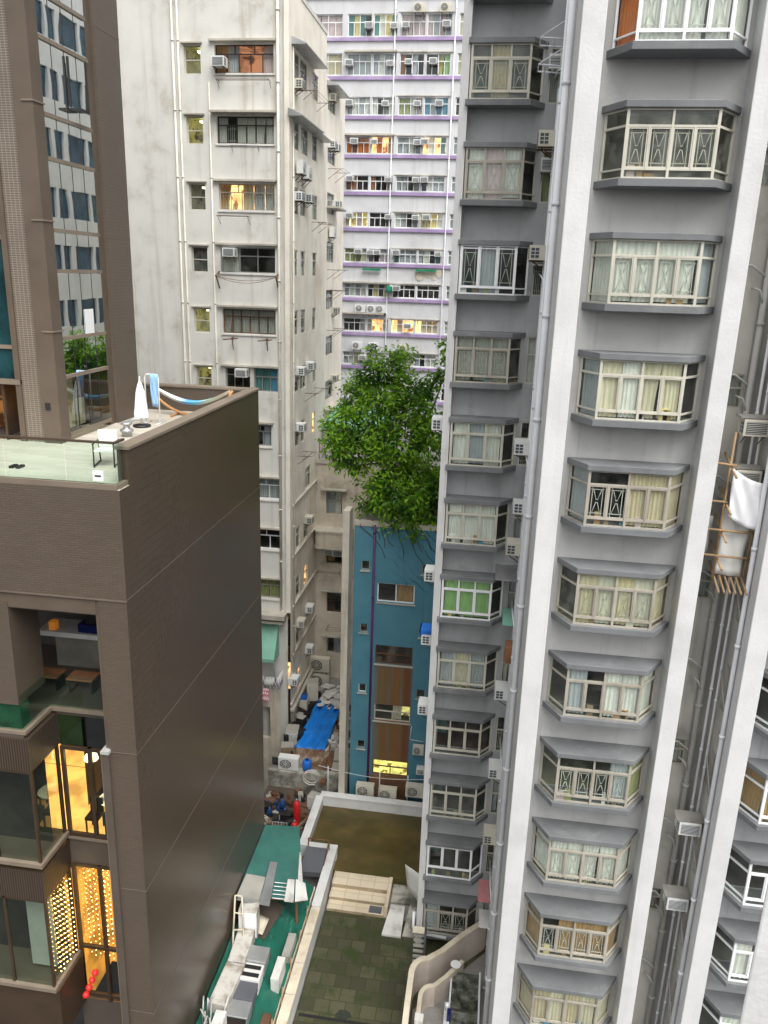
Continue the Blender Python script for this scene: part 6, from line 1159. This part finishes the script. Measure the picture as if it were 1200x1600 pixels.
# ================================================================ tree on the roof of the blue house
def tree():
    t = thing('banyan_tree', (-4.4, 36.4, -11.1), 'lush green banyan tree growing on the blue house roof', 'tree')
    r = random.Random(21); base = Vector((-4.4, 36.4, -11.1)); m = MB()
    ends = []
    def limb(a, b, r0, r1, bend=.25):
        k = 6; pts = []; off = Vector((r.uniform(-1, 1), r.uniform(-1, 1), r.uniform(-.3, .5)))*bend
        for i in range(k+1): s = i/k; pts.append(tuple(a+(b-a)*s+off*math.sin(math.pi*s)))
        m.tube(pts, r0, 7, True, [r0+(r1-r0)*i/k for i in range(k+1)]); return [Vector(p) for p in pts]
    top = base+Vector((.1, .2, 1.6)); limb(base, top, .26, .2)
    limbs = []
    for i in range(9):
        a = i*2.4; e = top+Vector((math.cos(a)*(1.0+r.random()*.9), math.sin(a)*(.9+r.random()*.6), .8+r.random()*2.8)); limbs.append(limb(top, e, .12, .05, .4))
    # crown: irregular clumps set around the visible outline of the tree
    clumps = []
    def cl(x, y, z, s, n): clumps.append((Vector((x, y, z)), s, n))
    body = [(-4.9, 37.0, -10.1, .9), (-3.6, 37.0, -10.0, 1.0), (-2.6, 37, -10.2, .9), (-4.2, 38.2, -9.6, 1.0), (-2.9, 38.2, -9.4, 1.0), (-4.6, 35.2, -10.3, .7), (-3.0, 35.0, -10.3, .75), (-7.5, 36.0, -6.6, .35), (-6.9, 35.6, -8.4, .4), (-5.7, 36.3, -3.3, .3), (-6.9, 36.2, -6.1, .7), (-2.6, 35.6, -6.6, .8), (-7.0, 35.8, -7.6, .65), (-6.2, 36.2, -4.8, .6), (-4.6, 36.2, -4.5, 1.0), (-5.6, 36.4, -4.7, .95), (-3.6, 36.3, -4.9, .95), (-6.4, 36.3, -5.4, .85), (-5.0, 35.6, -5.4, 1.1), (-4.0, 35.5, -5.7, 1.05), (-3.0, 35.8, -5.9, .9), (-6.0, 35.6, -6.3, 1.0), (-5.0, 35.2, -6.6, 1.1), (-3.9, 35.1, -6.8, 1.1), (-2.9, 35.4, -7.2, .9), (-6.9, 36.0, -6.9, .75), (-6.1, 35.4, -7.6, .9),
            (-5.1, 35.0, -7.9, 1.0), (-4.1, 34.9, -8.1, 1.0), (-3.2, 35.0, -8.4, .9), (-7.2, 36.2, -7.9, .6), (-6.4, 35.8, -8.6, .6), (-5.3, 34.9, -9.2, .75), (-4.6, 34.7, -9.3, .9), (-3.8, 34.6, -9.5, .95), (-3.0, 34.8, -9.5, .85), (-2.5, 35, -9.0, .7), (-5.6, 35.2, -10.2, .5), (-4.4, 34.5, -10.3, .6), (-3.5, 34.4, -10.5, .6), (-2.7, 34.6, -10.5, .55), (-3.3, 34.2, -11.3, .35), (-4.1, 34.25, -11.0, .3), (-4.6, 36.0, -3.7, .7), (-4.1, 36.6, -3.5, .55), (-2.6, 36.2, -4.4, .6), (-2.2, 36.6, -3.6, .42), (-2.3, 36.3, -2.9, .33), (-7.6, 36.2, -7.3, .42), (-5.6, 36.3, -3.9, .5)]
    for x, y, z, s in body: cl(x, y, z, s, int((520 if z > -10.6 else 300)*s*s))
    lf = MB(); lm = []
    for c, s, n in clumps:
        nb = max(5, int(15*s))
        for _ in range(nb):                                # a drooping twig with leaves on both sides
            d = Vector((r.gauss(0, 1), r.gauss(0, .8), r.gauss(.1, .75))).normalized(); st_ = c+d*s*r.uniform(.15, .5); en = c+d*s*r.uniform(.75, 1.15)+Vector((0, 0, -.18*s)); 
            if r.random() < .6: m.tube([tuple(c), tuple(st_), tuple(en)], .015, 4, False, [.03, .02, .008])
            k = max(4, int(n/nb*1.15))
            for i in range(k):
                p = st_+(en-st_)*(i/k)+Vector((r.gauss(0, .13), r.gauss(0, .13), r.gauss(0, .12)))*(.6+s)
                ax = (d*.7+Vector((r.gauss(0, .8), r.gauss(0, .8), r.gauss(-.45, .5)))).normalized(); Lh = r.uniform(.17, .32); wd = Lh*r.uniform(.36, .5)
                up = Vector((r.gauss(0, .45), r.gauss(-.25, .45), 1)).normalized(); sd = ax.cross(up)
                if sd.length < .05: continue
                sd.normalize(); nn = sd.cross(ax).normalized()
                a0, a1 = p, p+ax*Lh; mid = p+ax*Lh*.45; dr = nn*(-.02)
                b0 = len(lf.v); lf.v += [tuple(a0), tuple(mid+sd*wd*.5+nn*.02), tuple(a1+Vector((0, 0, -.02))), tuple(mid-sd*wd*.5+nn*.02)]
                lf.f += [(b0, b0+1, b0+2), (b0, b0+2, b0+3)]; lf.sm += [False, False]
    for c, s, n in clumps:
        if r.random() < .85: l = min(limbs, key=lambda q: (q[-1]-c).length); limb(l[3], c, .06, .025, .25)
    for i in range(9):
        x0 = -5.7+i*.42+r.uniform(-.15, .15); pts = [(x0, 34.6, -10.8), (x0+r.uniform(-.1, .1), 34.42, -11.1)]
        for j in range(r.randint(2, 5)): pts.append((pts[-1][0]+r.uniform(.0, .35), 34.46, pts[-1][2]-r.uniform(.2, .5)))
        m.tube(pts, .02, 4, True, [.03]+[.022*(1-.8*j/len(pts)) for j in range(len(pts)-1)])
    m.build('trunk', paint('grey brown bark', (.11, .085, .06), .85, .3, (.05, .04, .03), .5, 0, 10, .6), t)
    mt, nt, b = new_mat('banyan leaf'); g = nt.nodes.new("ShaderNodeNewGeometry"); v = objco(nt)
    c1 = mix(nt, g.outputs['Random Per Island'], (.07, .23, .010), (.36, .60, .035)); c2 = mix(nt, ramp(nt, nz(nt, v, .9, 3), .45, .66), c1, (.035, .125, .010)); c2 = mix(nt, mul(nt, ramp(nt, nz(nt, v, 1.3, 2), .6, .72), .35), c2, (.48, .62, .13))
    nt.links.new(c2, b.inputs['Base Color']); b.inputs['Roughness'].default_value = .38; b.inputs['Specular IOR Level'].default_value = .5
    tl = nt.nodes.new("ShaderNodeBsdfTranslucent"); nt.links.new(c2, tl.inputs[0]); ms = nt.nodes.new("ShaderNodeMixShader"); ms.inputs[0].default_value = .45
    nt.links.new(b.outputs[0], ms.inputs[1]); nt.links.new(tl.outputs[0], ms.inputs[2]); nt.links.new(ms.outputs[0], nt.nodes["Material Output"].inputs[0])
    o = lf.build('crown', mt, t); return t
tree()
# creeper on the wall fin
